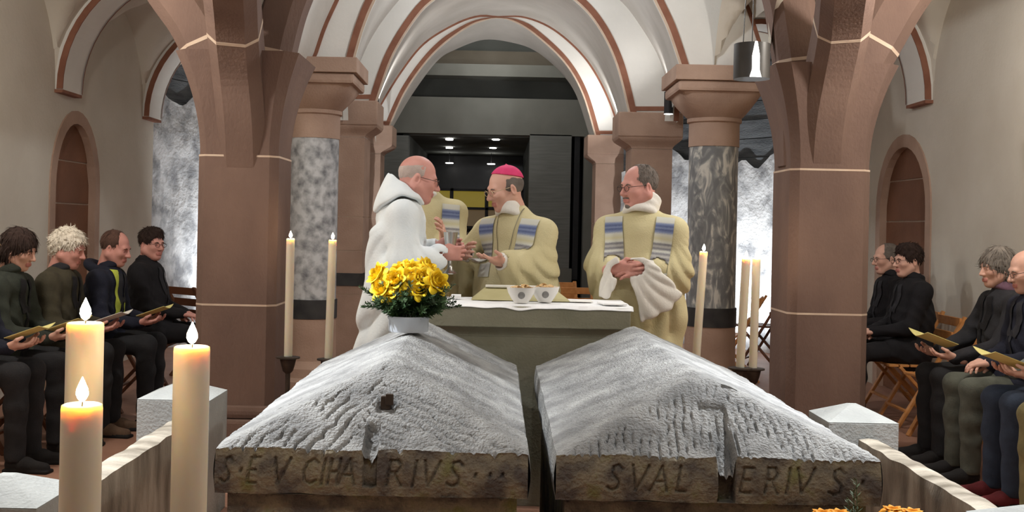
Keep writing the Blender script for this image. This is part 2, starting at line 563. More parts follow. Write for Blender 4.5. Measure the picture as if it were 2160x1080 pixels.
side_wall('wall_left', XL, -1, 8.85, 9.72, 1.62, 2.18, 'cream plaster aisle wall with a brown arched niche behind the white haired man')
side_wall('wall_right', XR, 1, 8.9, 9.95, 1.6, 2.14, 'cream plaster aisle wall with a brown arched niche behind the dark haired man')

# ---- rough end walls of both aisles: rubble plaster below, slate masonry above
def end_wall(name, pts, zj, label):
    pts = resample(pts, 60)
    rows_lo, rows_hi = [], []
    random.seed(3)
    jag = [zj + 0.35 * mnoise.noise((i * 0.09, 1.7, 0)) + 0.1 * mnoise.noise((i * 0.3, 7, 0)) for i in range(len(pts))]
    nz = 40
    for k in range(nz + 1):
        r = []
        for i, p in enumerate(pts):
            z = jag[i] * k / nz
            t = pts[min(i + 1, 59)] - pts[max(i - 1, 0)]; nrm = np.array([t[1], -t[0]]); nrm /= np.linalg.norm(nrm)
            if nrm[1] > 0: nrm = -nrm
            dd = 0.05 + 0.05 * mnoise.noise((p[0] * 2, p[1] * 2, z * 2)) + 0.02 * mnoise.noise((p[0] * 8, p[1] * 8, z * 8))
            r.append((p[0] + nrm[0] * dd, p[1] + nrm[1] * dd, z))
        rows_lo.append(r)
    mb = MB(); mb.grid(rows_lo); mb.grid([rows_lo[-1], [(p[0], p[1] + 0.1, jag[i]) for i, p in enumerate(pts)]])
    w = struct(mb.build(name, M_ROUGH, None, True, 60), label, 'wall')
    # slate courses
    s = MB()
    z = 0.0
    for zc in np.arange(1.6, 4.9, 0.22):
        s.grid([[(p[0], p[1] + 0.05, zc) for p in pts], [(p[0], p[1] + 0.03 + 0.02 * math.sin(zc * 40), zc + 0.208) for p in pts], [(p[0], p[1] + 0.08, zc + 0.22) for p in pts]])
    s.build('slate_courses', M_SLATE, w)['kind'] = 'stuff'
    return w
end_wall('wall_back_left', [(-3.75, 11.3), (-3.5, 12.0), (-3.1, 12.8), (-2.5, 13.4), (-2.05, 13.8), (-1.74, 14.1)], 2.75, 'floodlit rough white rubble wall with grey slate above, beyond the far seated man')
end_wall('wall_back_right', [(3.65, 11.3), (3.4, 12.0), (3.0, 12.7), (2.4, 13.3), (1.95, 13.7), (1.62, 14.1)], 2.3, 'floodlit rough white rubble wall behind the lone folding chair')

# ---- transverse arches of the nave
D1, D2, D3, D4 = 8.8, 11.2, 14.3, 15.2
NA = 64
def arc_px(px, d): return [P(x, y, d) for x, y in resample(px, NA)]
OUT1 = arc_px([(640, 150), (658, 124), (680, 60), (707, 0), (760, -110), (850, -200), (960, -255), (1100, -275), (1250, -255), (1400, -190), (1520, -90), (1573, 0), (1591, 44), (1620, 140), (1624, 172)], D1)
IN1 = arc_px([(746, 150), (749, 126), (768, 60), (793, 0), (840, -80), (920, -155), (1010, -190), (1100, -200), (1190, -190), (1280, -150), (1345, -70), (1378, 0), (1409, 67), (1444, 172)], D1)
OUT2 = arc_px([(738, 215), (752, 150), (789, 71), (842, 0), (900, -55), (980, -90), (1070, -100), (1160, -85), (1240, -45), (1307, 0), (1347, 49), (1387, 116), (1407, 178), (1412, 240)], D2)
IN2 = arc_px([(795, 215), (829, 120), (878, 40), (918, 0), (985, -38), (1060, -52), (1140, -38), (1209, 0), (1258, 53), (1298, 133), (1326, 240)], D2)
OUT3 = arc_px([(780, 268), (802, 220), (847, 147), (895, 89), (962, 48), (1011, 32), (1050, 34), (1107, 35), (1169, 61), (1231, 116), (1271, 178), (1300, 249), (1304, 288)], D3)
IN3 = arc_px([(822, 268), (860, 187), (918, 111), (984, 60), (1029, 42), (1050, 39), (1080, 45), (1124, 71), (1187, 129), (1227, 196), (1255, 288)], D3)
IN4 = arc_px([(829, 268), (869, 200), (922, 129), (962, 104), (1020, 84), (1080, 90), (1130, 108), (1180, 150), (1215, 200), (1243, 286)], D4)
def loft(name, a, b, m, label):
    mb = MB(); rows = []
    for t in np.linspace(0, 1, 10): rows.append([A.lerp(B, t) for A, B in zip(a, b)])
    mb.grid(rows)
    return struct(mb.build(name, m, None, True, 60), label, 'vault')
def ring(name, o, i, m, label, depth=0.02):
    mb = MB(); off = Vector((0, depth, 0))
    mb.grid([o, i]); mb.grid([i, [p + off for p in i]])
    return struct(mb.build(name, m), label, 'arch')
_hi = [p for p in OUT1 if p.z > 3.05 or p.x < 0]      # open arcade towards the right aisle
loft('vault_nave', [Vector((p.x, -3.2, p.z)) for p in _hi], _hi, M_GREYP, 'pale barrel vault of the nave in front of the marble columns')
loft('vault_nave', IN1, OUT2, M_GREYP, 'grey vault between the marble columns and the middle red piers')
loft('vault_nave', IN2, OUT3, M_GREYP, 'grey vault between the middle red piers and the far ones')
loft('vault_nave', IN3, IN4, M_GREYP, 'dim soffit behind the innermost arch')
def trim_of(curve, other, w, parent, name='painted_edge', proud=0.012, m=None):
    """brown painted moulding along an edge of an arch ring"""
    mb = MB()
    c2 = []
    for a, b in zip(curve, other):
        v = (b - a); L = v.length
        c2.append(a + v * (min(w, L * 0.45) / max(L, 1e-6)))
    f = Vector((0, -proud, 0))
    if w > 0.05:      # pale strip painted as the highlight along the very edge
        c1 = [a + (b - a) * min(0.02 / max((b - a).length, 1e-6), 0.2) for a, b in zip(curve, other)]
        m1 = MB(); m1.grid([[p + f for p in curve], [p + f for p in c1]]); m1.build('edge_highlight', M_MORTAR, parent)
        curve = c1
    mb.grid([[p + f for p in curve], [p + f for p in c2]])
    mb.grid([curve, [p + f for p in curve]]); mb.grid([[p + f for p in c2], c2])
    return mb.build(name, m or M_BROWN, parent)
def foot_band(o, i, parent, h=0.045):
    for k in (0, -1):
        a, b_ = o[k], i[k]
        up = Vector((0, 0, h)); f = Vector((0, -0.011, 0))
        z0 = Vector((0, 0, 0.03))
        m = MB(); m.prism([a + f + z0, b_ + f + z0, b_ + f + up + z0, a + f + up + z0], (0, 0.01, 0)); m.build('painted_edge', M_BROWN, parent)
r1 = ring('vault_arch', OUT1, IN1, M_WHITE, 'white arch with brown painted edges resting on the marble columns')
trim_of(IN1, OUT1, 0.075, r1); trim_of(OUT1, IN1, 0.03, r1); foot_band(OUT1, IN1, r1)
r2 = ring('vault_arch', OUT2, IN2, M_WHITE, 'white arch with brown edges on the middle red piers')
trim_of(IN2, OUT2, 0.085, r2); foot_band(OUT2, IN2, r2)
r3 = ring('vault_arch', OUT3, IN3, M_WHITE, 'brightly lit innermost white arch on the far red piers')
trim_of(IN3, OUT3, 0.075, r3); trim_of(OUT3, IN3, 0.025, r3); foot_band(OUT3, IN3, r3)

# ---- aisle arches and groin vaults
def aisle(side):
    s = 'left' if side < 0 else 'right'
    Xw = XL if side < 0 else XR
    Xc, R = (-2.6, 0.935) if side < 0 else (2.62, 0.815)
    zs = 2.42 if side < 0 else 2.48
    for kk, (da, db) in enumerate(((8.82, 9.22), (11.0, 11.4))):
        n = 28
        pts = [(Xc + side * R * math.cos(PI * i / n), zs + 1.0 * math.sin(PI * i / n)) for i in range(n + 1)]
        out = [(Xc + side * (R + 0.14) * math.cos(PI * i / n), zs + 1.14 * math.sin(PI * i / n)) for i in range(n + 1)]
        mb = MB()
        mb.grid([[(x, da, z) for x, z in out], [(x, da, z) for x, z in pts], [(x, db, z) for x, z in pts], [(x, db, z) for x, z in out]])
        mb.box((min(Xw, Xc + side * R), da, zs - 0.004), (max(Xw, Xc + side * R), db, zs))
        w = struct(mb.build('aisle_arch', M_WHITE), ('near' if kk == 0 else 'far') + ' white aisle arch with brown edges springing from the ' + s + ' wall', 'arch')
        a = [Vector((x, da, z)) for x, z in pts]; b = [Vector((x, da, z)) for x, z in out]
        trim_of(a, b, 0.05, w)
        # thin painted lines on the soffit: rear edge and foot
        t = MB()
        t.grid([[(x * 0.999, db - 0.025, z) for x, z in [(Xc + side * (R - 0.006) * math.cos(PI * i / n), zs + 0.994 * math.sin(PI * i / n)) for i in range(n + 1)]],
                [(x, db, z) for x, z in [(Xc + side * (R - 0.006) * math.cos(PI * i / n), zs + 0.994 * math.sin(PI * i / n)) for i in range(n + 1)]]])
        t.box((min(Xw, Xc + side * R), da - 0.012, zs - 0.03), (max(Xw, Xc + side * R), db, zs - 0.004))
        t.build('painted_line', M_BROWN, w)
    for kk, (d0, d1) in enumerate(((-3.2, 2.2), (2.2, 7.0), (7.0, 8.82), (9.22, 11.0), (11.4, 14.0))):
        m = 40; rows = []
        for j in range(m + 1):
            v = -1 + 2 * j / m
            r = []
            for i in range(m + 1):
                u = -1 + 2 * i / m
                hu = math.sqrt(max(0, 1 - u * u)) * 1.06; hv = math.sqrt(max(0, 1 - v * v)) * 0.98
                r.append((Xc + u * (abs(Xw - Xc) + 0.02), (d0 + d1) / 2 + v * (d1 - d0) / 2, zs + max(hu, hv)))
            rows.append(r)
        mb = MB(); mb.grid(rows)
        struct(mb.build('vault_aisle', M_CREAM, None, True, 40), 'cream groin vault over the %s aisle, bay %s' % (s, ('behind the camera', 'over the front chairs', 'beside the red pillar', 'beside the marble column', 'before the rough wall')[kk]), 'vault')
aisle(-1); aisle(1)

# ---- big red sandstone pillars with fanning ribs
SECT = [(-0.5, -0.28), (-0.28, -0.5), (0.28, -0.5), (0.5, -0.28), (0.5, 0.28), (0.28, 0.5), (-0.28, 0.5), (-0.5, 0.28)]
def sweep(path, w, h, t0, t1, side=Vector((0, 1, 0)), grow=1.0):
    """chamfered beam swept along path between fractions t0..t1"""
    pts = resample(path, 41)
    i0, i1 = t0 * 40, t1 * 40
    n = max(3, int(i1 - i0) + 1)
    mb = MB(); rows = []
    for q in np.linspace(i0, i1, n):
        a = int(min(math.floor(q), 39)); f = q - a
        p = Vector(pts[a] * (1 - f) + pts[a + 1] * f)
        t = Vector(pts[min(a + 1, 40)] - pts[max(a - 1, 0)]).normalized()
        y = (side - t * side.dot(t)).normalized(); x = y.cross(t)
        g = grow
        rows.append([p + x * (sx * w * g) + y * (sy * h * g) for sx, sy in SECT])
    mb.grid([r + [r[0]] for r in rows])
    mb.add(rows[0], [tuple(range(8))]); mb.add(rows[-1], [tuple(range(8))[::-1]])
    return mb
def pillar(cx, d, wid, joints, ribs, label):
    base = empty('pillar', (0, 0, 0)); struct(base, label, 'pillar')
    X = cx
    zt = joints[-1]
    prev = 0.0
    pl = MB(); pl.box((X - wid * 0.66, d - wid * 0.66, 0), (X + wid * 0.66, d + wid * 0.66, 0.16), None, 0.02); pl.build('plinth', M_SAND, base)
    pl = MB(); pl.box((X - wid * 0.58, d - wid * 0.58, 0.16), (X + wid * 0.58, d + wid * 0.58, 0.24), None, 0.03); pl.build('base_moulding', M_SAND, base)
    prev = 0.24
    sec = lambda k: [(X + a * wid * k, d + b * wid * k) for a, b in [(-0.5, -0.4), (-0.4, -0.5), (0.4, -0.5), (0.5, -0.4), (0.5, 0.4), (0.4, 0.5), (-0.4, 0.5), (-0.5, 0.4)]]
    for z in joints:
        m = MB(); m.prism([(x, y, prev) for x, y in sec(1)], (0, 0, z - 0.006 - prev)); m.build('stone_block', M_SAND, base)
        m = MB(); m.prism([(x, y, z - 0.006) for x, y in sec(1.004)], (0, 0, 0.012)); m.build('mortar_joint', M_MORTAR, base)
        prev = z + 0.006
    # spreading head
    m = MB(); rows = []
    for k in range(13):
        t = k / 12
        g = 1 + 0.55 * t ** 2
        rows.append([(x, y, prev + (2.42 - prev) * t) for x, y in [(X + (a - X) * g, d + (b - d) * g) for a, b in sec(0.98)]])
    m.grid([r + [r[0]] for r in rows]); m.add(rows[-1], [tuple(range(8))])
    m.build('pillar_head', M_SAND, base)
    for path, w, side, tj in ribs:
        sweep(path, w, 0.3, 0.0, tj - 0.006, side).build('rib_stone', M_SAND, base)
        sweep(path, w, 0.3, tj - 0.006, tj + 0.006, side, 1.012).build('mortar_joint', M_MORTAR, base)
        sweep(path, w, 0.3, tj + 0.006, 1.0, side).build('rib_stone', M_SAND, base)
    return base
DP = 7.0
def pth(l): return [tuple(P(x, y, d)) for x, y, d in l]
SY, SX = Vector((0, 1, 0)), Vector((1, 0, 0))
pc = P(517, 480, DP)
pillar(pc.x, DP, 0.5, [0.86, 1.785],
       [(pth([(488, 350, DP), (482, 250, DP), (458, 150, DP), (420, 60, DP), (372, -10, DP), (300, -110, DP), (200, -180, DP)]), 0.32, SY, 0.42),
        (pth([(552, 350, DP), (556, 250, DP), (566, 150, DP), (585, 60, DP), (607, -10, DP), (650, -100, DP), (740, -200, DP)]), 0.29, SY, 0.40),
        (pth([(518, 350, 6.9), (514, 250, 6.82), (505, 150, 6.72), (496, 60, 6.5), (490, -10, 6.25), (482, -110, 5.8), (476, -200, 5.2)]), 0.30, SX, 0.40)],
       'red sandstone pillar with fanning ribs beside the far man in black')
pc = P(1728, 480, DP)
pillar(pc.x, DP, 0.5, [0.88, 1.775],
       [(pth([(1692, 350, DP), (1690, 250, DP), (1684, 150, DP), (1672, 60, DP), (1660, -10, DP), (1630, -100, DP), (1560, -200, DP)]), 0.28, SY, 0.38),
        (pth([(1768, 350, DP), (1778, 250, DP), (1802, 160, DP), (1850, 70, DP), (1898, -10, DP), (1970, -100, DP), (2070, -190, DP)]), 0.34, SY, 0.42),
        (pth([(1730, 350, 6.9), (1738, 250, 6.82), (1756, 150, 6.7), (1774, 60, 6.5), (1784, -10, 6.25), (1796, -110, 5.8), (1806, -200, 5.2)]), 0.28, SX, 0.40)],
       'red sandstone pillar with fanning ribs beside the seated man in glasses')

# ---- marble columns
def marble_column(cx, m, label):
    c = P(cx, 480, D1 + 0.2)
    e = empty('marble_column', (c.x, D1 + 0.2, 0)); struct(e, label, 'column')
    r = 0.2
    MB().lathe([(0.29, 0), (0.29, 0.1), (0.255, 0.13), (0.255, 0.2), (0.21, 0.26), (0.205, 0.6)]).build('column_base', M_SAND2, e, True)
    MB().lathe([(0.212, 0.6), (0.212, 0.755)]).build('black_band', M_BLACKST, e, True)
    MB().lathe([(0.2, 0.755), (0.2, 1.5), (0.2, 2.075)]).build('marble_shaft', m, e, True)
    MB().lathe([(0.206, 2.07), (0.206, 2.26), (0.222, 2.27), (0.222, 2.3)]).build('neck_stone', M_SAND2, e, True)
    # capital: round to square
    rows = []
    for t in np.linspace(0, 1, 9):
        z = 2.3 + 0.19 * t
        row = []
        for i in range(48):
            a = 2 * PI * i / 48
            ci, si = math.cos(a), math.sin(a)
            q = 1 / max(abs(ci), abs(si))
            rr = (1 - t) * 0.215 + t * 0.33 * min(q, 1.32)
            rr += 0.02 * math.sin(PI * t)
            row.append((rr * ci, rr * si, z))
        rows.append(row + [row[0]])
    mb = MB(); mb.grid(rows); mb.build('capital', M_SAND2, e, True)
    m2 = MB(); m2.box((-0.36, -0.36, 2.49), (0.36, 0.36, 2.575), None, 0.025); m2.build('abacus_moulding', M_SAND2, e)
    m2 = MB(); m2.box((-0.385, -0.385, 2.575), (0.385, 0.385, 2.695), None, 0.006); m2.build('abacus', M_SAND2, e)
    return e
marble_column(660, M_MARB1, 'mottled grey marble column with sandstone capital behind the white robed man')
marble_column(1502, M_MARB2, 'dark grey veined marble column with sandstone capital behind the lone right candle')

# ---- stepped red piers behind
def pier(x0, x1, ytop, d, capx, label, band=None):
    a, b = P(x0, ytop, d), P(x1, ytop, d)
    e = empty('pier', (0, 0, 0)); struct(e, label, 'pier')
    zt = (a.z + b.z) / 2
    za = zt - 0.25
    lv = [0, 0.65, 1.1, 1.45, za - 0.12]
    for i, (p, q) in enumerate(zip(lv[:-1], lv[1:])):
        m = MB(); m.box((a.x, d, p + 0.004), (b.x, d + 0.5, q - 0.004)); m.build('stone_block', M_SAND2, e)
    m = MB(); m.box((a.x + 0.005, d + 0.006, 0), (b.x - 0.005, d + 0.49, za - 0.12)); m.build('mortar_bed', M_MORTAR, e)
    c0, c1 = P(capx[0], ytop, d).x, P(capx[1], ytop, d).x
    m = MB(); rows = []
    for t in np.linspace(0, 1, 7):
        k = math.sin(t * PI / 2) ** 2
        xa, xb = a.x + (c0 - a.x) * k, b.x + (c1 - b.x) * k
        z = za - 0.12 + 0.12 * t; f = 0.05 * k
        rows.append([(xa, d + 0.5, z), (xa, d - f, z), (xb, d - f, z), (xb, d + 0.5, z)])
    m.grid(rows); m.build('capital', M_SAND2, e)
    m = MB(); m.box((c0, d - 0.06, za), (c1, d + 0.55, zt), None, 0.012); m.build('impost', M_SAND2, e)
    if band:
        m = MB(); m.box((a.x - 0.01, d - 0.012, band[0]), (b.x + 0.01, d + 0.5, band[1])); m.build('black_band', M_BLACKST, e)
    return e
pier(672, 771, 212, D2, (655, 798), 'red sandstone pier with black band just behind the mottled marble column', (0.74, 0.87))
pier(1334, 1420, 238, D2, (1304, 1440), 'red sandstone pier rising behind the priest with folded hands')
pier(735, 804, 264, D3, (728, 829), 'slim far red pier beyond the white robed man')
pier(1258, 1340, 286, D3, (1239, 1348), 'slim far red pier between bishop and the priest with folded hands')

# ---- the dim stair hall beyond the arch
hall = empty('stair_hall', (0, 0, 0)); struct(hall, 'dim concrete stair hall seen through the innermost arch', 'hall')
M_CONC1 = mat('pale concrete', hexc(124, 124, 117), hexc(134, 134, 127), 0.9, 2)
M_CONC2 = mat('dark concrete', hexc(98, 100, 96), hexc(108, 110, 106), 0.9, 2)
M_CONC3 = mat('brownish concrete', hexc(112, 104, 92), hexc(122, 114, 102), 0.9, 2)
M_PANELD = mat('dark panel', hexc(120, 122, 118), hexc(132, 134, 130), 0.6, 3, stretch=(1, 1, 12))
M_BLACK = mat('black glass', hexc(22, 22, 26), hexc(28, 28, 32), 0.25)
def pbox(name, x0, y0, x1, y1, d, th, m, par=hall):
    a, b = P(x0, y1, d), P(x1, y0, d)
    a2, b2 = P(x0, y0, d), P(x1, y1, d)
    z0, z1 = (a.z + b2.z) / 2, (b.z + a2.z) / 2
    mb = MB(); mb.box((a.x, d, z0), (b.x, d + th, z1))
    return mb.build(name, m, par)
pbox('upper_wall', 700, 40, 1400, 112, 17.6, 0.2, M_CONC2)
pbox('beam', 700, 108, 1400, 136, 17.3, 0.3, M_CONC3)
pbox('beam', 700, 136, 1400, 161, 16.9, 0.5, M_CONC1)
pbox('shadow_gap', 700, 161, 1400, 167, 17.5, 0.2, M_DARK)
pbox('recessed_wall', 700, 166, 1400, 207, 17.4, 0.2, M_CONC2)
pbox('lintel', 700, 207, 1400, 284, 16.9, 0.4, M_CONC1)
pbox('side_panel', 700, 284, 862, 760, 16.9, 0.3, M_PANELD)
pbox('side_panel', 1112, 284, 1206, 566, 16.9, 0.3, M_PANELD)
pbox('black_gap', 1206, 284, 1224, 590, 16.95, 0.2, M_DARK)  # dark box drawn for the black gap beside the panel
pbox('pale_post', 1224, 284, 1330, 760, 16.8, 0.3, M_CONC1)
pbox('low_wall', 1112, 566, 1206, 760, 16.9, 0.3, M_CONC1)
# dark lobby
pbox('lobby_ceiling', 850, 284, 1120, 288, 17.2, 4.5, M_CONC2)
pbox('lobby_side', 850, 284, 864, 760, 17.2, 4.5, M_CONC2)
pbox('lobby_side', 1108, 284, 1122, 760, 17.2, 4.5, M_CONC2)
pbox('lobby_back', 700, 150, 1400, 760, 22.0, 0.2, M_BLACK)
for x, y, d in ((948, 289.5, 17.6), (1046, 292, 17.6), (948, 301, 19.5), (1040, 304, 19.5)):
    c = P(x, y, d)
    zc = P(x, 288, 17.2).z
    c.z = zc - 0.02 * (1 if d < 18 else 1)
    l = MB(); l.lathe([(0.06, -0.004), (0.06, 0.02)], c, 20)
    tag(l.build('recessed_downlight', M_LIT), 'small round recessed downlight in the dark lobby ceiling', 'light', 'downlights in the lobby ceiling')
for x, y in ((948, 344), (1036, 346)):
    c = P(x, y, 21.0)
    e = empty('hanging_downlight', c)
    MB().lathe([(0.075, -0.006), (0.075, 0.006)], n=20).build('disc', M_LIT, e)
    MB().beam((0, 0, 0.008), (0, 0, P(x, 288, 17.2).z - c.z), 0.012, 0.012).build('rod', M_DARK, e)
    tag(e, 'small flat disc lamp hanging low in the dark lobby', 'light', 'disc lamps in the lobby')
# amber glazed screen
scr = empty('glazed_screen', (0, 0, 0)); tag(scr, 'black framed screen with amber lit panes beyond the clergy', 'screen')
M_AMBER = emis('amber pane', hexc(150, 130, 40), 0.55)
M_AMBER2 = emis('dim amber pane', hexc(110, 90, 62), 0.5)
xs = [900, 952, 1026, 1100]
for i in range(3):
    m = MB(); a, b = P(xs[i] + 3, 436, 18.6), P(xs[i + 1] - 3, 402, 18.6); m.box((a.x, 18.6, a.z), (b.x, 18.62, b.z)); m.build('pane', M_AMBER, scr)
    m = MB(); a, b = P(xs[i] + 3, 476, 18.6), P(xs[i + 1] - 3, 440, 18.6); m.box((a.x, 18.6, a.z), (b.x, 18.62, b.z)); m.build('pane', M_AMBER2, scr)
for x in xs:
    m = MB(); a = P(x, 480, 18.55); m.box((a.x - 0.025, 18.5, 0), (a.x + 0.025, 18.58, P(x, 396, 18.55).z)); m.build('mullion', M_DARK, scr)
for y in (399, 438, 478):
    m = MB(); a, b = P(897, y, 18.55), P(1103, y, 18.55); m.box((a.x, 18.5, a.z - 0.02), (b.x, 18.58, a.z + 0.02)); m.build('rail', M_DARK, scr)
# ================================================================== TOMBS
STROKES = {   # letters on a unit box, slanting capitals cut by hand
 'S': [[(.9, .85), (.6, 1), (.25, .92), (.2, .7), (.5, .52), (.8, .35), (.75, .1), (.4, 0), (.05, .12)]],
 'E': [[(.15, 0), (.15, 1)], [(.15, 1), (.8, 1)], [(.15, .52), (.65, .52)], [(.15, 0), (.85, 0)]],
 'V': [[(0, 1), (.42, 0)], [(.42, 0), (.95, 1)]],
 'C': [[(.9, .85), (.6, 1), (.25, .85), (.08, .5), (.25, .12), (.6, 0), (.92, .15)]],
 'H': [[(.12, 0), (.12, 1)], [(.85, 0), (.85, 1)], [(.12, .5), (.85, .5)]],
 'A': [[(0, 0), (.5, 1)], [(.5, 1), (1, 0)], [(.2, .38), (.8, .38)]],
 'R': [[(.15, 0), (.15, 1)], [(.15, 1), (.6, 1), (.8, .8), (.6, .55), (.15, .52)], [(.45, .52), (.95, 0)]],
 'I': [[(.5, 0), (.5, 1)]],
 'L': [[(.15, 1), (.15, 0)], [(.15, 0), (.85, 0)]],
 '.': [[(.45, .45), (.55, .55)]],
}
def seg_dist(px, pz, a, b):
    ax, az = a; bx, bz = b
    dx, dz = bx - ax, bz - az
    t = np.clip(((px - ax) * dx + (pz - az) * dz) / (dx * dx + dz * dz + 1e-12), 0, 1)
    return np.hypot(px - ax - t * dx, pz - az - t * dz)
def vnoise(x, y, z, sc):
    return np.array([mnoise.noise((float(a) * sc, float(b) * sc, float(c) * sc)) for a, b, c in zip(x, y, z)])

def sarcophagus(name, cx, y0, w0, yb, wb, ze, zr, hip, letters, style, yaw, label):
    """lid front edge at depth y0 (width w0), rear edge at yb (width wb); eave height ze, ridge height zr"""
    root = empty(name, (cx, y0, 0)); tag(root, label, 'sarcophagus', 'stone sarcophagi in front of the altar')
    root.rotation_euler.z = yaw
    L = yb - y0
    thick = 0.135
    # ---- top: height field
    nx = 150
    ys = np.concatenate([np.linspace(0, hip + 0.12, 90), np.linspace(hip + 0.12, L, 75)[1:]])
    us = np.linspace(-1, 1, nx + 1)
    Yg, Ug = np.meshgrid(ys, us, indexing='ij')
    Wg = (w0 + (wb - w0) * Yg / L) / 2
    Xg = Ug * Wg
    flat = Xg.size
    x, y, u, wh = Xg.ravel(), Yg.ravel(), Ug.ravel(), Wg.ravel()
    rise = zr - ze
    side = (wh - np.abs(x)) / wh * rise * 1.02
    front = y / hip * rise
    k = 0.02
    def smin(a, b):
        h = np.maximum(k - np.abs(a - b), 0) / k
        return np.minimum(a, b) - h * h * k * 0.25
    z = smin(smin(side, front), np.full(flat, rise))
    onfront = np.clip((side - front) * 40, 0, 1)
    n1 = vnoise(x, y, z, 5.0); n2 = vnoise(x, y, z + 3, 22.0)
    edge = np.minimum(1, np.minimum((wh - np.abs(x)), np.minimum(y, L - y)) / 0.02)
    n3 = vnoise(x, y, z + 9, 70.0)
    z = z + 0.006 * n1 + 0.004 * n2 + 0.0035 * np.minimum(n3, 0.1)
    rough = vnoise(x, y, z, 9)
    if style == 'diag':
        ph = np.where(x < -0.02 + 0.3 * (y - 0.2), x * 0.9 - y * 0.55, -x * 0.55 - y * 0.95)
        g = np.abs(np.sin((ph + 0.012 * n2 + 0.02 * n1) * PI / 0.034))
        gr = np.clip(1 - g * 2.2, 0, 1) * np.clip(rough * 3 + 0.9, 0, 1)
        z = z - 0.020 * gr * onfront
    else:
        g = np.abs(np.sin((x + 0.35 * y * np.sign(x - 0.05) * 0.4 + 0.008 * n2 + 0.012 * n1) * PI / 0.025))
        gr = np.clip(1 - g * 1.7, 0, 1) * np.clip(rough * 2.5 + 0.9, 0, 1)
        z = z - 0.013 * gr * onfront
    # pits
    def notch(x0, x1, ya, yb2, dep):
        return dep * np.clip(np.minimum(np.minimum(x - x0, x1 - x), np.minimum(y - ya, yb2 - y)) / 0.006 + 0.5, 0, 1)
    if style == 'diag':
        z = z - notch(-0.026, 0.014, -0.01, 0.12, 0.026) - notch(-0.005, 0.05, 0.165, 0.215, 0.022)
        z = z - notch(-0.36, -0.28, 0.36, 0.39, 0.012)
    else:
        z = z - notch(0.0, 0.05, -0.01, 0.17, 0.055 * np.clip(1 - y / 0.2, 0, 1)) - notch(-0.03, 0.05, 0.172, 0.195, 0.02)
        z = z - notch(0.06, 0.11, 0.262, 0.285, 0.03)
    zz = ze + z
    xo = x + 0.006 * n1 * (np.abs(u) > 0.985) * np.sign(u)
    yo = y + 0.008 * vnoise(x, y * 0, z * 0, 14) * (y < 1e-6)
    V = np.stack([xo, yo, zz], 1)
    m, n = Xg.shape
    I = np.arange(flat).reshape(m, n)
    Fq = np.stack([I[:-1, :-1].ravel(), I[:-1, 1:].ravel(), I[1:, 1:].ravel(), I[1:, :-1].ravel()], 1)
    verts = [V]; faces = [Fq]; mi = [np.zeros(len(Fq), int)]
    def skirt(idx, depth_fn, mat_i):
        base = sum(len(q) for q in verts)
        return base
    # ---- front face with the carved inscription
    fx = np.linspace(-w0 / 2, w0 / 2, 300)
    ft = np.linspace(0, 1, 48)
    topz = np.interp(fx, V[I[0]][:, 0], V[I[0]][:, 2]); topy = np.interp(fx, V[I[0]][:, 0], V[I[0]][:, 1])
    botz = ze - thick + 0.006 * np.array([mnoise.noise((float(q) * 7, 3, 1)) for q in fx])
    Z2 = botz[None, :] + (topz - botz)[None, :] * ft[:, None]
    X2 = np.tile(fx, (48, 1))
    dist = np.full(X2.shape, 9.0)
    for ch, lx, lw in letters:
        for st in STROKES[ch]:
            for a, b in zip(st[:-1], st[1:]):
                f = lambda q: (lx + q[0] * lw + 0.012 * q[1], ze - thick + 0.034 + q[1] * 0.072)
                dist = np.minimum(dist, seg_dist(X2, Z2, f(a), f(b)))
    carve = 0.011 * np.clip(1 - dist / 0.0058, 0, 1) ** 0.6
    nn = vnoise(X2.ravel(), X2.ravel() * 0, Z2.ravel(), 12).reshape(X2.shape) * 0.008 + vnoise(X2.ravel(), X2.ravel() * 0 + 5, Z2.ravel(), 45).reshape(X2.shape) * 0.0025
    bul = 0.012 * np.sin(PI * np.clip(1 - ft, 0, 1))[:, None]
    w_e = np.minimum(1, (1 - ft) / 0.06)[:, None]
    Y2 = topy[None, :] + (nn - bul + carve) * w_e
    if style == 'diag':
        Y2 += 0.02 * ((X2 > -0.026) & (X2 < 0.014)) * (ft[:, None] > 0.25) * w_e
        Y2 += 0.0
    else:
        Y2 += 0.05 * ((X2 > 0.0) & (X2 < 0.05)) * w_e
    base = len(V)
    V2 = np.stack([X2.ravel(), Y2.ravel(), Z2.ravel()], 1)
    I2 = np.arange(V2.shape[0]).reshape(X2.shape) + base
    F2 = np.stack([I2[:-1, :-1].ravel(), I2[:-1, 1:].ravel(), I2[1:, 1:].ravel(), I2[1:, :-1].ravel()], 1)
    verts.append(V2); faces.append(F2); mi.append(np.ones(len(F2), int))
    # ---- sides, rear and underside
    def wall_from(edge):
        b = sum(len(q) for q in verts)
        k2 = len(edge)
        lay = []
        for t in np.linspace(0, 1, 6):
            q = edge.copy(); q[:, 2] = edge[:, 2] * (1 - t) + (ze - thick) * t
            q[:, 0] += 0.008 * math.sin(PI * t) * np.sign(q[:, 0]) * (1 if t < 1 else 0)
            lay.append(q)
        A = np.concatenate(lay); J = np.arange(len(A)).reshape(6, k2) + b
        verts.append(A)
        Fw = np.stack([J[:-1, :-1].ravel(), J[1:, :-1].ravel(), J[1:, 1:].ravel(), J[:-1, 1:].ravel()], 1)
        faces.append(Fw); mi.append(np.zeros(len(Fw), int))
    wall_from(V[I[:, 0]]); wall_from(V[I[::-1, -1]]); wall_from(V[I[-1, :]])
    b = sum(len(q) for q in verts)
    verts.append(np.array([(-w0 / 2, 0, ze - thick), (w0 / 2, 0, ze - thick), (wb / 2, L, ze - thick), (-wb / 2, L, ze - thick)]))
    faces.append(np.array([[b, b + 3, b + 2, b + 1]])); mi.append(np.array([1]))
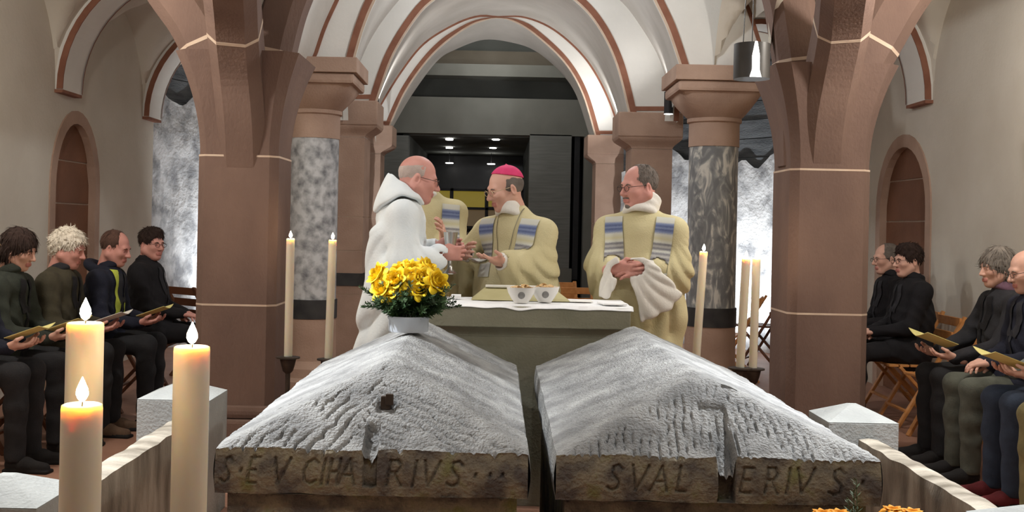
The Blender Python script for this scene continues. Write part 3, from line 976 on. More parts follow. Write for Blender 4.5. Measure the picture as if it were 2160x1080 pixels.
    o = raw_obj('lid', np.concatenate(verts), np.concatenate(faces), [M_STONE, M_STONEF], root, np.concatenate(mi))
    o.data.set_sharp_from_angle(angle=math.radians(50))
    # coffer below
    mb = MB()
    q = 0.03
    pts = [(-w0 / 2 + q, q), (w0 / 2 - q, q), (wb / 2 - q, L - q), (-wb / 2 + q, L - q)]
    rows = []
    for z_ in np.linspace(0.0, ze - thick - 0.002, 8):
        rows.append([(a, b2, z_) for a, b2 in pts] + [(pts[0][0], pts[0][1], z_)])
    mb.grid(rows); mb.add([(a, b2, ze - thick - 0.002) for a, b2 in pts], [(0, 1, 2, 3)])
    mb.build('coffer', M_STONEF, root)
    if style == 'diag':   # stump of an iron clamp in the slope
        mb = MB(); mb.box((0.002, 0.195, ze + 0.085), (0.034, 0.212, ze + 0.128), None, 0.004)
        mb.box((0.018, 0.188, ze + 0.1), (0.042, 0.202, ze + 0.136), None, 0.003)
        tag(mb.build('iron_clamp', M_IRON, root), 'rusty iron clamp stump')
    return root
SL = 717.0
lx = lambda px, c: (px - c) / SL
cL, cR = 795.0, 1524.0
def lets(seq, c): return [(ch, lx(px, c), w / SL) for ch, px, w in seq]
left_txt = lets([('S', 476, 22), ('.', 512, 10), ('E', 530, 26), ('V', 584, 34), ('C', 646, 34), ('I', 680, 20), ('H', 700, 26), ('A', 724, 36), ('R', 822, 38), ('I', 872, 20), ('V', 900, 34), ('S', 952, 32), ('.', 1006, 10), ('.', 1036, 10), ('.', 1062, 10)], cL)
right_txt = lets([('S', 1288, 30), ('V', 1336, 36), ('A', 1380, 36), ('L', 1432, 26), ('E', 1566, 30), ('R', 1616, 34), ('I', 1658, 18), ('V', 1684, 38), ('S', 1754, 32), ('.', 1818, 10)], cR)
YF, YB = 3.21, 5.24
sarcophagus('sarcophagus', -0.355, YF, 0.92, YB, 0.92, 0.715, 0.925, 0.40, left_txt, 'diag', 0.0, 'hipped stone sarcophagus lettered SEVCHARIVS carrying the bowl of yellow roses')
sarcophagus('sarcophagus', 0.665, YF, 0.955, YB, 0.93, 0.715, 0.915, 0.30, right_txt, 'vert', 0.0, 'hipped stone sarcophagus lettered SVALERIVS with ribbed chisel marks')

# ---- low stone enclosure
M_PAR = mat('streaked parapet stone', hexc(92, 84, 72), hexc(160, 152, 138), 0.8, 3, 0.6, 60, stretch=(1, 3, 0.8), detail=10)
M_POST = mat('grey limestone', hexc(132, 134, 132), hexc(150, 152, 149), 0.8, 5, 0.25, 80)
def parapet(x0, x1, ya, yb, zt, label):
    mb = MB()
    n, k = 60, 6
    for (X, s) in ((x0, 0), (x1, 1)):
        rows = []
        for z in np.linspace(0, zt, 16):
            rows.append([(X + 0.012 * mnoise.noise((s * 9, y * 6, z * 6)), y, z + 0.006 * mnoise.noise((3, y * 9, 0)) * (z > zt - 0.01)) for y in np.linspace(ya, yb, n)])
        mb.grid(rows)
        if s == 0: ra = rows[-1]
        else: rb = rows[-1]
    mid = [((a[0] + b[0]) / 2, a[1], max(a[2], b[2]) + 0.006) for a, b in zip(ra, rb)]
    mb.grid([ra, mid, rb])
    mb.add([(x0, ya, 0), (x1, ya, 0), (x1, ya, zt), (x0, ya, zt), (x0, yb, 0), (x1, yb, 0), (x1, yb, zt), (x0, yb, zt)], [(0, 1, 2, 3), (4, 5, 6, 7)])
    tag(mb.build('parapet_wall', M_PAR, None, True, 40), label, 'low wall')
parapet(-1.44, -1.345, 3.42, 4.93, 0.48, 'low streaked stone parapet beside the foreground candles')
parapet(1.605, 1.69, 3.42, 4.78, 0.48, 'low streaked stone parapet beside the SVALERIVS tomb')
def post(x, y, label, w=0.33, h=0.55):
    e = empty('parapet_post', (x, y, 0)); tag(e, label, 'stone post', 'corner posts of the tomb enclosure')
    m = MB(); m.box((-w / 2, -w / 2, 0), (w / 2, w / 2, h), None, 0.006); m.build('shaft', M_POST, e)
    m = MB(); r = w / 2
    m.add([(-r, -r, h), (r, -r, h), (r, r, h), (-r, r, h), (-0.02, -0.02, h + 0.06), (0.02, -0.02, h + 0.06), (0.02, 0.02, h + 0.06), (-0.02, 0.02, h + 0.06)],
          [(0, 1, 5, 4), (1, 2, 6, 5), (2, 3, 7, 6), (3, 0, 4, 7), (4, 5, 6, 7)])
    m.build('pyramid_cap', M_POST, e)
    return e
post(-1.45, 5.10, 'grey stone corner post with pyramid cap beside the left red pillar', 0.33, 0.565)
post(1.63, 4.95, 'grey stone corner post with pyramid cap behind the SVALERIVS tomb', 0.31, 0.55)
post(-1.45, 3.26, 'grey stone corner post with pyramid cap below the foreground candles', 0.31, 0.55)
post(1.64, 3.26, 'grey stone corner post with pyramid cap ahead of the red shoes', 0.31, 0.52)

# ================================================================== ALTAR
YA = 5.34
altar = empty('altar', (0, 0, 0)); tag(altar, 'plain sandstone block altar behind the two tombs', 'altar')
aL, aR = P(900, 650, YA).x, P(1331, 650, YA).x
ZA = 1.38 - (648 - 478) / (F / YA) + 0.006
DA = 0.56
m = MB(); m.box((aL, YA, ZA - 0.105), (aR, YA + DA, ZA), None, 0.006); m.build('altar_slab', M_ALTAR, altar)
m = MB(); rows = []
for t in np.linspace(0, 1, 6):
    k = 0.055 * math.sin(t * PI / 2)
    z = ZA - 0.105 - 0.05 * t
    rows.append([(aL + k, YA + k, z), (aR - k, YA + k, z), (aR - k, YA + DA - k, z), (aL + k, YA + DA - k, z), (aL + k, YA + k, z)])
m.grid(rows); m.build('cavetto_moulding', M_ALTAR, altar)
m = MB(); m.box((aL + 0.055, YA + 0.055, 0), (aR - 0.055, YA + DA - 0.055, ZA - 0.155), None, 0.004); m.build('altar_block', M_ALTAR, altar)
# cloth lying on it, its front edge a little wavy and one point hanging over
nx, ny = 90, 24
rows = []
for j in range(ny + 1):
    t = j / ny
    r = []
    for i in range(nx + 1):
        s = i / nx
        x = aL - 0.012 + (aR - aL + 0.024) * s
        y = YA - 0.012 + (DA + 0.0) * t
        z = ZA + 0.006 + 0.003 * mnoise.noise((x * 9, y * 9, 0))
        if t < 0.03:
            xp = 1049 + x / YA * F
            drop = 0.010 + 0.012 * math.exp(-((xp - 1098) / 26) ** 2) + 0.006 * mnoise.noise((x * 8, 0, 2)) + 0.006 * s
            z -= drop * (1 if j == 0 else 0.25)
        r.append((x, y, z))
    rows.append(r)
m = MB(); m.grid(rows); m.grid([[(p[0], p[1] + (0.004 if j else 0.004), p[2] - 0.003) for p in q] for j, q in enumerate(rows)])
tag(m.build('altar_cloth', M_LINEN, None, True), 'white linen cloth spread over the altar top', 'altar cloth')
ZC = ZA + 0.010
# bowls of hosts
M_HOST = mat('baked hosts', hexc(196, 158, 110), hexc(222, 190, 140), 0.8, 40)
M_EMBL = mat('grey emblem', hexc(128, 126, 124), hexc(150, 148, 146), 0.7, 60)
def host_bowl(px, y, label):
    c = P(px, 640, y)
    e = empty('host_bowl', (c.x, y, ZC)); tag(e, label, 'bowl', 'bowls of hosts on the altar')
    prof = [(0.034, 0), (0.036, 0.004), (0.05, 0.022), (0.066, 0.05), (0.075, 0.078), (0.072, 0.078), (0.063, 0.05), (0.046, 0.024), (0.0, 0.012)]
    MB().lathe(prof, n=40).build('bowl', M_PORC, e, True)
    # round emblem on the front
    m = MB(); cc = []
    for rr in (0, 0.006, 0.012, 0.018):
        cc.append([(rr * math.cos(a), rr * math.sin(a)) for a in np.linspace(0, 2 * PI, 17)])
    def surf(a, b):
        z = 0.04 + b
        r = float(np.interp(z, [p[1] for p in prof[:5]], [p[0] for p in prof[:5]])) + 0.0012
        th = -PI / 2 + a / r
        return (r * math.cos(th), r * math.sin(th), z)
    m.grid([[surf(a, b) for a, b in q] for q in cc]); m.build('emblem', M_EMBL, e)
    m = MB(); random.seed(int(px))
    for k in range(34):
        a, r = random.random() * 6.28, 0.062 * math.sqrt(random.random())
        z = 0.064 + 0.02 * (1 - r / 0.062) + random.random() * 0.008
        tx, ty = random.uniform(-0.5, 0.5), random.uniform(-0.5, 0.5)
        M = Matrix.Translation((r * math.cos(a), r * math.sin(a), z)) @ Matrix.Rotation(tx, 4, 'X') @ Matrix.Rotation(ty, 4, 'Y')
        ring_ = [M @ Vector((0.0125 * math.cos(q), 0.0125 * math.sin(q), zz)) for zz in (0, 0.002) for q in np.linspace(0, 2 * PI, 9)[:-1]]
        m.add(ring_, [tuple(range(8))[::-1], tuple(range(8, 16))] + [(i, (i + 1) % 8, 8 + (i + 1) % 8, 8 + i) for i in range(8)])
    o = m.build('hosts', M_HOST, e); o['kind'] = 'stuff'
    return e
host_bowl(1099, YA + 0.12, 'white bowl of hosts with grey round emblem, the one with the cloth point under it')
host_bowl(1149, YA + 0.22, 'white bowl of hosts partly hidden behind the other bowl')
# missal on a low stand
c = P(1092, 620, YA + 0.36)
e = empty('missal_stand', (c.x, YA + 0.36, ZC)); tag(e, 'low slanted pale book stand on the altar cloth', 'book stand')
M_STAND = mat('olive cloth board', hexc(176, 168, 124), hexc(188, 180, 138), 0.8)
m = MB(); m.prism([(-0.23, -0.13, 0), (0.26, -0.13, 0), (0.18, -0.02, 0.058), (-0.16, -0.02, 0.058)], (0, 0.012, 0)); m.v = m.v
m = MB()
m.add([(-0.24, -0.10, 0), (0.27, -0.10, 0), (0.19, 0.06, 0.06), (-0.17, 0.06, 0.06), (-0.24, 0.10, 0), (0.27, 0.10, 0)], [(0, 1, 2, 3), (3, 2, 5, 4), (0, 3, 4), (1, 5, 2), (0, 4, 5, 1)])
m.build('sloping_board', M_STAND, e)
m = MB(); m.box((-0.17, 0.035, 0.058), (-0.01, 0.085, 0.07), None, 0.003); m.box((0.01, 0.035, 0.058), (0.19, 0.085, 0.07), None, 0.003); m.build('ledge', M_PAPERW, e)
# folded linen pieces
def slab(name, px, y, w, dpt, h, m_, label, cat, rz=0.0):
    c = P(px, 630, y)
    mb = MB(); mb.box((-w / 2, -dpt / 2, 0), (w / 2, dpt / 2, h), None, min(0.003, h / 3))
    o = mb.build(name, m_); o.location = (c.x, y, ZC + 0.001); o.rotation_euler.z = rz
    return tag(o, label, cat)
slab('folded_napkin', 1291, YA + 0.13, 0.12, 0.15, 0.008, M_LINEN, 'folded white napkin lying near the altar corner by the priest with folded hands', 'napkin', 0.15)
slab('paper_sheet', 1225, YA + 0.3, 0.12, 0.12, 0.003, M_PAPERW, 'flat white sheet on the altar between book stand and napkin', 'paper')
slab('folded_corporal', 962, YA + 0.33, 0.05, 0.07, 0.02, M_LINEN, 'small folded white linen beside the roses on the altar', 'napkin')

# ================================================================== CANDLES
def candle(x, y, z0, z1, r, label, group, tilt=0.0, energy=2.0, fl=1.0):
    e = empty('candle', (x, y, z0)); tag(e, label, 'candle', group)
    e.rotation_euler = (0, tilt, 0)
    h = z1 - z0
    prof = [(r * 0.98, 0), (r, 0.01), (r, h * 0.5), (r, h - 0.01), (r * 0.97, h - 0.002), (r * 0.86, h), (r * 0.7, h - 0.006), (r * 0.3, h - 0.01), (0.001, h - 0.01)]
    MB().lathe(prof, n=36).build('wax', M_WAX, e, True, 60)
    wk = MB().tube([(0, 0, h - 0.012), (0.001, 0, h + 0.008), (0.003, 0, h + 0.016)], 0.0016, 6).build('wick', M_WICK, e)
    s = fl * 0.85
    MB().lathe([(0.0005, h + 0.004), (0.008 * s, h + 0.010 * s), (0.0125 * s, h + 0.02 * s), (0.0115 * s, h + 0.03 * s), (0.007 * s, h + 0.041 * s), (0.003 * s, h + 0.05 * s), (0.0004, h + 0.056 * s)], n=20).build('flame', M_FLAME, wk, True, 80)
    return e
def stand(x, y, z, r, label, group, dish=0.07):
    e = empty('candle_stand', (x, y, 0)); tag(e, label, 'candle stand', group)
    MB().lathe([(0.1, 0), (0.1, 0.012), (0.05, 0.03), (0.02, 0.06)], n=28).build('foot', M_IRON, e, True)
    MB().lathe([(0.016, 0.05), (0.014, z * 0.4), (0.022, z * 0.41), (0.022, z * 0.44), (0.014, z * 0.45), (0.015, z - 0.09)], n=16).build('stem', M_IRON, e, True)
    MB().lathe([(0.015, z - 0.1), (0.03, z - 0.085), (0.04, z - 0.05), (0.048, z - 0.015), (0.03, z - 0.012)], n=24).build('cup', M_IRON, e, True)
    MB().lathe([(0.02, z - 0.014), (dish, z - 0.010), (dish, z - 0.002), (0.0, z - 0.001)], n=28).build('drip_dish', M_IRON, e, True)
    return e
# three big ones in front
for px, yt, wpx, lab in ((180, 680, 76, 'tallest thick lit foreground candle, before the white haired man'),
                         (405, 730, 75, 'thick lit foreground candle beside the grey corner post'),
                         (173, 852, 84, 'shortest thick lit foreground candle')):
    d = 0.08 / wpx * F
    c = P(px, yt, d)
    candle(c.x, d, c.z - 0.62, c.z, 0.04, lab, 'thick candles in the foreground', 0, 0.9, 1.15)
    stand(c.x, d, c.z - 0.62, 0.05, 'iron floor stand under the ' + lab, 'iron stands of the foreground candles')
# slender ones round the altar
for px, yt, yb, d, tl, lab in ((613, 503, 752, 6.45, 0.0, 'slender lit candle by the left red pillar'),
                               (698, 506, 756, 6.7, 0.015, 'slender lit candle next to the white robed man'),
                               (1472, 530, 778, 6.6, 0.05, 'slender lit candle next to the priest with folded hands'),
                               (1566, 545, 775, 6.3, 0.035, 'slender lit candle, left of the pair by the red pillar'),
                               (1593, 545, 776, 6.55, 0.012, 'slender lit candle, right of the pair by the red pillar')):
    a, b = P(px, yt, d), P(px - (yb - yt) * 0.021, yb, d)
    h = a.z - b.z
    candle(b.x - 0.0, d, b.z, a.z, 0.0245, lab.replace(', left of the pair by the red pillar', ' of the pair by the right red pillar, nearer the marble column').replace(', right of the pair by the red pillar', ' of the pair by the right red pillar, nearer the folding chair'), 'slender altar candles', math.radians(1.2) * 0 + tl, 0.5, 0.95)
    stand(b.x, d, b.z, 0.04, 'iron stand under the ' + lab.replace(', left of the pair by the red pillar', ', nearer the marble column').replace(', right of the pair by the red pillar', ', nearer the folding chair'), 'iron stands of the altar candles')

# ================================================================== LAMPS
def can_lamp(px, y, d, dia, h, label, slot=True, ztop=4.6):
    c = P(px, y, d)
    e = empty('pendant_lamp', (c.x, d, c.z)); tag(e, label, 'lamp')
    r = dia / 2
    sd = MB().lathe([(r, 0.0), (r, h), (r * 0.3, h + 0.005), (0.001, h + 0.006)], n=36).build('shade', M_LAMP, e, True, 40)
    MB().lathe([(0.001, 0.012), (r * 0.95, 0.01)], n=36).build('diffuser', M_LIT, e, True)
    MB().tube([(0, 0, h), (0.02, 0, 4.3 - c.z)], 0.003, 6).build('cable', M_LAMP, e)
    MB().tube([(-0.05, 0, h), (0.02, 0, 4.3 - c.z)], 0.003, 6).build('cable', M_LAMP, e)
    if slot:
        m = MB(); n = 10
        rows = []
        for z, w in ((0.0, 0.32), (0.04, 0.2), (h * 0.6, 0.2), (h, 0.06)):
            rows.append([((r + 0.002) * math.cos(-PI / 2 + t * w), (r + 0.002) * math.sin(-PI / 2 + t * w), z) for t in np.linspace(-1, 1, n)])
        m.grid(rows); m.build('light_slot', M_LIT, sd)
    l = light('pendant_light', 'SPOT', (0, 0, 0.0), 25, COOL, r * 0.8, (0, 0, -1), 120, 0.8); l.parent = e
    return e
can_lamp(1585, 167, 6.1, 0.2, 0.195, 'grey cylindrical pendant lamp with a bright slot hanging before the right capital')
def bar_lamp(px, y0, y1, d, label):
    a, b = P(px, y0, d), P(px, y1, d)
    e = empty('spot_lamp', (b.x, d, b.z)); tag(e, label, 'lamp')
    h = a.z - b.z
    MB().lathe([(0.045, 0), (0.045, h)], n=20).build('housing', M_DARK, e, True, 40)
    MB().lathe([(0.0, -0.004), (0.043, -0.004)], n=20).build('lens', M_LIT, e)
    m = MB(); m.tube([(0, 0, h), (0, 0, h + 0.6)], 0.006, 6); m.build('stem', M_DARK, e)
    return e
bar_lamp(1302, 250, 289, 13.5, 'slim black spot lamp by the impost of the far right pier')
bar_lamp(1410, 194, 240, 10.7, 'slim black spot lamp with bright mouth beside the veined column capital')
bar_lamp(797, 226, 262, 12.0, 'slim black spot lamp by the impost of the far left pier')
bar_lamp(694, 190, 240, 10.7, 'slim black spot lamp beside the mottled column capital')
# unseen housings overhead; several only dress the added fill lights
for i, p in enumerate(DOWN + LIGHTS_OVERHEAD + AISLE):
    e = empty('lamp_housing', p); tag(e, 'grey cylindrical lamp housing, unseen high under the vault', 'lamp', 'lamps under the vault')
    MB().lathe([(0.09, 0.03), (0.09, 0.25), (0.02, 0.26), (0.001, 0.26)], n=28).build('shade', M_LAMP, e, True, 40)
    MB().tube([(0, 0, 0.26), (0, 0, max(0.5, (3.3 if abs(p[0]) > 2.3 else 4.2) - p[2]))], 0.004, 6).build('cable', M_LAMP, e)
for k, (a, b) in enumerate(UPL):
    e = empty('floor_uplight', (a[0], a[1], 0)); tag(e, 'small black floodlight on the floor before the rough wall behind the ' + ('far seated man' if k == 0 else 'folding chair'), 'floodlight')
    MB().lathe([(0.09, 0), (0.09, 0.07), (0.07, 0.08)], n=24).build('housing', M_DARK, e, True, 40)

# ================================================================== FLOWERS
ZP = 0.925 + 0.004
fx_, fy_ = P(862, 690, 4.62).x, 4.62
fa = empty('flower_bowl', (fx_, fy_, ZP)); tag(fa, 'white metal bowl packed with dark conifer greenery on the SEVCHARIVS tomb', 'flower bowl')
M_POTW = mat('white enamel', hexc(176, 184, 194), hexc(196, 202, 210), 0.3, spec=0.5)
M_LEAF = mat('dark fern green', hexc(36, 58, 34), hexc(60, 86, 48), 0.6, 20)
M_LEAF2 = mat('grey green needles', hexc(62, 82, 60), hexc(86, 104, 78), 0.6, 20)
M_ROSE = mat('yellow petals', hexc(244, 202, 24), hexc(252, 222, 60), 0.6, 20, sss=0.05)
MB().lathe([(0.082, 0), (0.084, 0.006), (0.085, 0.05), (0.09, 0.056), (0.09, 0.066), (0.084, 0.066), (0.08, 0.05), (0.0, 0.048)], n=40).build('bowl', M_POTW, fa, True, 40)
def sprig(rs, base, tip, n, ln, m_, flat=0.5):
    mb = MB(); a, b = Vector(base), Vector(tip)
    pts = []
    for t in np.linspace(0, 1, 8):
        pts.append(a.lerp(b, t) + Vector((0, 0, 0.015 * math.sin(PI * t))))
    mb.tube(pts, 0.0012, 4)
    ax = (b - a).normalized()
    for i in range(n):
        t = 0.15 + 0.85 * i / n
        p = a.lerp(b, t) + Vector((0, 0, 0.015 * math.sin(PI * t)))
        o = Vector((rs.uniform(-1, 1), rs.uniform(-1, 1), rs.uniform(-0.6, 0.8)))
        o = (o - ax * o.dot(ax)).normalized()
        d = (o + ax * 0.8).normalized() * ln * (1.1 - 0.5 * t) * rs.uniform(0.7, 1.2)
        s = d.cross(ax).normalized() * ln * 0.10
        mb.add([p, p + d * 0.5 + s, p + d, p + d * 0.5 - s], [(0, 1, 2, 3)])
    return mb
rs = random.Random(5)
for i in range(46):
    a = rs.uniform(0, 2 * PI); el = rs.uniform(0.15, 1.3)
    L = rs.uniform(0.11, 0.19) * (1.15 if el < 0.5 else 1)
    base = (0.05 * math.cos(a) * rs.random(), 0.05 * math.sin(a) * rs.random(), 0.055)
    tip = (base[0] + L * math.cos(a) * math.cos(el) * 1.1, base[1] + L * math.sin(a) * math.cos(el), base[2] + L * math.sin(el) * 0.95 + 0.01)
    sprig(rs, base, tip, 60, 0.034, None).build('sprig', M_LEAF if i % 3 else M_LEAF2, fa)
for i in range(44):
    px, py = rs.uniform(772, 945), rs.uniform(606, 662)
    q = P(px, py, fy_ - rs.uniform(0.05, 0.13)) - Vector((fx_, fy_, ZP))
    sprig(rs, (0.05 * max(-1, min(1, q.x * 8)), -0.03, 0.058), tuple(q), 64, 0.04, None).build('sprig', M_LEAF if i % 4 else M_LEAF2, fa)
for px, py in ((757, 604), (762, 648), (957, 628), (960, 600), (948, 650)):
    q = P(px, py, fy_) - Vector((fx_, fy_, ZP))
    sprig(rs, (0.04 * (1 if q.x > 0 else -1), 0, 0.06), tuple(q), 60, 0.03, None).build('sprig', M_LEAF2, fa)
for px, py in ((920, 624), (928, 612), (938, 628)):
    q = P(px, py, fy_ - 0.03) - Vector((fx_, fy_, ZP))
    m = MB()
    for k in range(7):
        m.lathe([(0.0005, -0.004), (0.004, 0), (0.0005, 0.004)], q + Vector((rs.uniform(-.012, .012), rs.uniform(-.012, .012), rs.uniform(-.012, .012))), 6)
    m.tube([(0.03, 0, 0.06), tuple(q)], 0.001, 4)
    m.build('white_blossom_spray', M_PAPERW, fa)
def petal(w, h, curl, cup, rot, tilt, lift, n=7):
    rows = []
    for j in range(n + 1):
        t = j / n
        ww = w * math.sin(PI * (0.15 + 0.62 * t)) ** 0.8
        r = []
        for i in range(n + 1):
            s = -1 + 2 * i / n
            x = s * ww * 0.5
            y = -cup * (1 - s * s) * 0.35 + (curl * max(0, t - 0.6) ** 2 * -6 * h)
            r.append(Vector((x, y, t * h * (1 - 0.38 * s * s * t))))
        rows.append(r)
    M = Matrix.Rotation(rot, 4, 'Z') @ Matrix.Translation((0, -lift, 0)) @ Matrix.Rotation(tilt, 4, 'X')
    return [[M @ p for p in r] for r in rows]
rose_mesh = None
ROSES = [(793, 583, -0.02), (803, 612, -0.075), (822, 598, -0.06), (838, 576, -0.01), (833, 594, -0.08), (872, 572, -0.03), (893, 590, -0.07), (916, 588, -0.03), (884, 612, -0.085), (925, 598, -0.08), (905, 566, 0.03), (850, 566, 0.04), (826, 616, -0.09), (868, 590, -0.075)]
rr = random.Random(2)
for i, (px, py, dy) in enumerate(ROSES):
    c = P(px, py - 6, fy_ + dy)
    e = empty('rose', c); tag(e, 'open yellow rose in the white bowl on the SEVCHARIVS tomb', 'rose', 'yellow roses in the white bowl')
    s = rr.uniform(0.72, 0.95)
    m = MB()
    for k in range(4): m.grid(petal(0.034, 0.036, 0.05, 0.03, k * PI / 2 + 0.4, -0.12, 0.007))
    for k in range(5): m.grid(petal(0.05, 0.040, 0.12, 0.04, k * 2 * PI / 5 + 0.2, 0.10, 0.014))
    for k in range(6): m.grid(petal(0.056, 0.042, 0.35, 0.04, k * 2 * PI / 6, 0.35, 0.019))
    for k in range(6): m.grid(petal(0.054, 0.036, 0.8, 0.03, k * 2 * PI / 6 + 0.5, 0.75, 0.021))
    v = [Vector(p) * s - Vector((0, 0, 0.018)) for p in m.v]
    o = obj('petals', v, m.f, M_ROSE, e, True)
    out = Vector((c.x - fx_, dy - 0.06, 0.09)).normalized()
    o.rotation_euler = (Vector((0, 0, 1)).rotation_difference(out).to_matrix() @ Matrix.Rotation(rr.random() * 6, 3, 'Z')).to_euler()
    st = MB(); tgt = Vector((fx_, fy_, ZP + 0.055)) - c
    st.tube([(0, 0, -0.012), tgt * 0.5 + Vector((0, 0, 0.0)), tgt + Vector((rr.uniform(-.03, .03), rr.uniform(-.03, .03), 0))], 0.002, 6)
    st.build('stem', M_LEAF, e)
# orange flowers low in front of the right tomb
M_ORANGE = mat('orange petals', hexc(236, 150, 24), hexc(250, 180, 50), 0.6, 20)
fb = empty('flower_vase', (1.02, 3.0, 0)); tag(fb, 'dark vase of greenery with orange flowers in front of the SVALERIVS tomb', 'flower vase')
MB().lathe([(0.09, 0), (0.1, 0.05), (0.11, 0.25), (0.09, 0.3), (0.1, 0.32), (0.0, 0.31)], n=28).build('vase', M_IRON, fb, True)
for i in range(20):
    a = rs.uniform(0, 2 * PI); 
    sprig(rs, (0, 0, 0.3), (0.16 * math.cos(a), 0.1 * math.sin(a), 0.3 + rs.uniform(0.12, 0.3)), 50, 0.03, None).build('sprig', M_LEAF, fb)
for px, py in ((1806, 1010), (1800, 1035), (1788, 1050)):
    q = P(px, py, 3.02) - Vector((1.02, 3.0, 0)); sprig(rs, (0, 0, 0.3), tuple(q), 50, 0.03, None).build('sprig', M_LEAF2, fb)
for i, (px, py) in enumerate(((1884, 1079), (1925, 1084), (1735, 1086), (1770, 1086))):
    c = P(px, py, 2.95)
    e = empty('orange_flower', c); tag(e, 'small orange flower poking up in front of the SVALERIVS tomb', 'flower', 'orange flowers in the low vase')
    m = MB()
    for k in range(6): m.grid(petal(0.02, 0.022, 0.5, 0.012, k * PI / 3, 0.5, 0.004))
    for k in range(6): m.grid(petal(0.022, 0.026, 0.9, 0.012, k * PI / 3 + 0.5, 0.9, 0.006))
    obj('petals', m.v, m.f, M_ORANGE, e, True)
    st = MB(); st.tube([(0, 0, 0), (Vector((1.02, 3.0, 0.31)) - c)], 0.002, 6); st.build('stem', M_LEAF, e)
# ================================================================== PEOPLE: heads, hands, clothes
def rotm(yaw=0.0, pitch=0.0, roll=0.0):
    return np.array((Matrix.Rotation(yaw, 3, 'Z') @ Matrix.Rotation(pitch, 3, 'Y') @ Matrix.Rotation(roll, 3, 'X')), np.float32)

def head_sdf(jowl=0.0, nose=1.0, fem=0.0):
    """face looks along +x, skull centre at the origin; labels 0 skin 1 lips 2 eyes"""
    s = SDF()
    s.add(p_ell((-0.012, 0, 0.03), (0.099, 0.077, 0.09)), 0.01)
    s.add(p_ell((0.03, 0, -0.04), (0.064, 0.058 + jowl * 0.012, 0.078)), 0.03)
    s.add(p_ell((0.066, 0, -0.103), (0.024, 0.026 - fem * 0.004, 0.02)), 0.03)
    for q in (-1, 1):
        s.add(p_cap((-0.005, q * (0.054 + jowl * 0.012), -0.05), (0.05, q * 0.018, -0.1 + fem * 0.006), 0.022 + jowl * 0.008, 0.018 + jowl * 0.004), 0.03)
        s.add(p_ell((0.062, q * 0.040, -0.026), (0.026, 0.024, 0.022)), 0.025)
    s.add(p_cap((0.082, -0.034, 0.018), (0.082, 0.034, 0.018), 0.0125 - fem * 0.003), 0.02)
    s.add(p_cap((0.088, 0, 0.012), (0.114 + 0.006 * (nose - 1), 0, -0.034), 0.0085, 0.0115 * nose), 0.014)
    for q in (-1, 1):
        s.add(p_ell((0.101, q * 0.0125, -0.038), (0.011, 0.008, 0.008)), 0.008)
        s.sub(p_ell((0.100, q * 0.032, -0.003), (0.015, 0.017, 0.011)), 0.014)
        s.add(p_ell((0.0795, q * 0.032, -0.003), (0.0125, 0.0125, 0.0125)), 0.003)
        s.add(p_ell((0.0862, q * 0.032, -0.0045), (0.0065, 0.0085, 0.0035)), 0.002, 2)
    s.add(p_cap((0.090, -0.021, -0.068), (0.090, 0.021, -0.068), 0.0062), 0.008, 1)
    s.add(p_cap((0.095, -0.006, -0.068), (0.095, 0.006, -0.068), 0.0055), 0.008, 1)
    s.add(p_cap((0.091, -0.018, -0.078), (0.091, 0.018, -0.078), 0.0065), 0.008, 1)
    s.sub(p_cap((0.1, -0.022, -0.0728), (0.1, 0.022, -0.0728), 0.0022), 0.004)
    for q in (-1, 1):
        R = rotm(q * 0.35, 0.15)
        s.add(p_ell((-0.012, q * 0.079, -0.012), (0.021, 0.0085, 0.033), R), 0.008)
        s.sub(p_ell((-0.006, q * 0.086, -0.010), (0.010, 0.006, 0.018), R), 0.006)
    s.add(p_cap((-0.025, 0, -0.05), (-0.045, 0, -0.2), 0.052 + jowl * 0.012 - fem * 0.008, 0.058 - fem * 0.008), 0.03)
    return s
HEADS = {}
def head_mesh(kind):
    if kind not in HEADS:
        s = head_sdf(*{'man': (0.0, 1.1, 0.0), 'heavy': (1.0, 1.15, 0.0), 'woman': (0.1, 0.95, 1.0)}[kind])
        v, f = s.mesh(0.0042)
        HEADS[kind] = (v, f, s.labels(v)[f[:, 0]])
    return HEADS[kind]

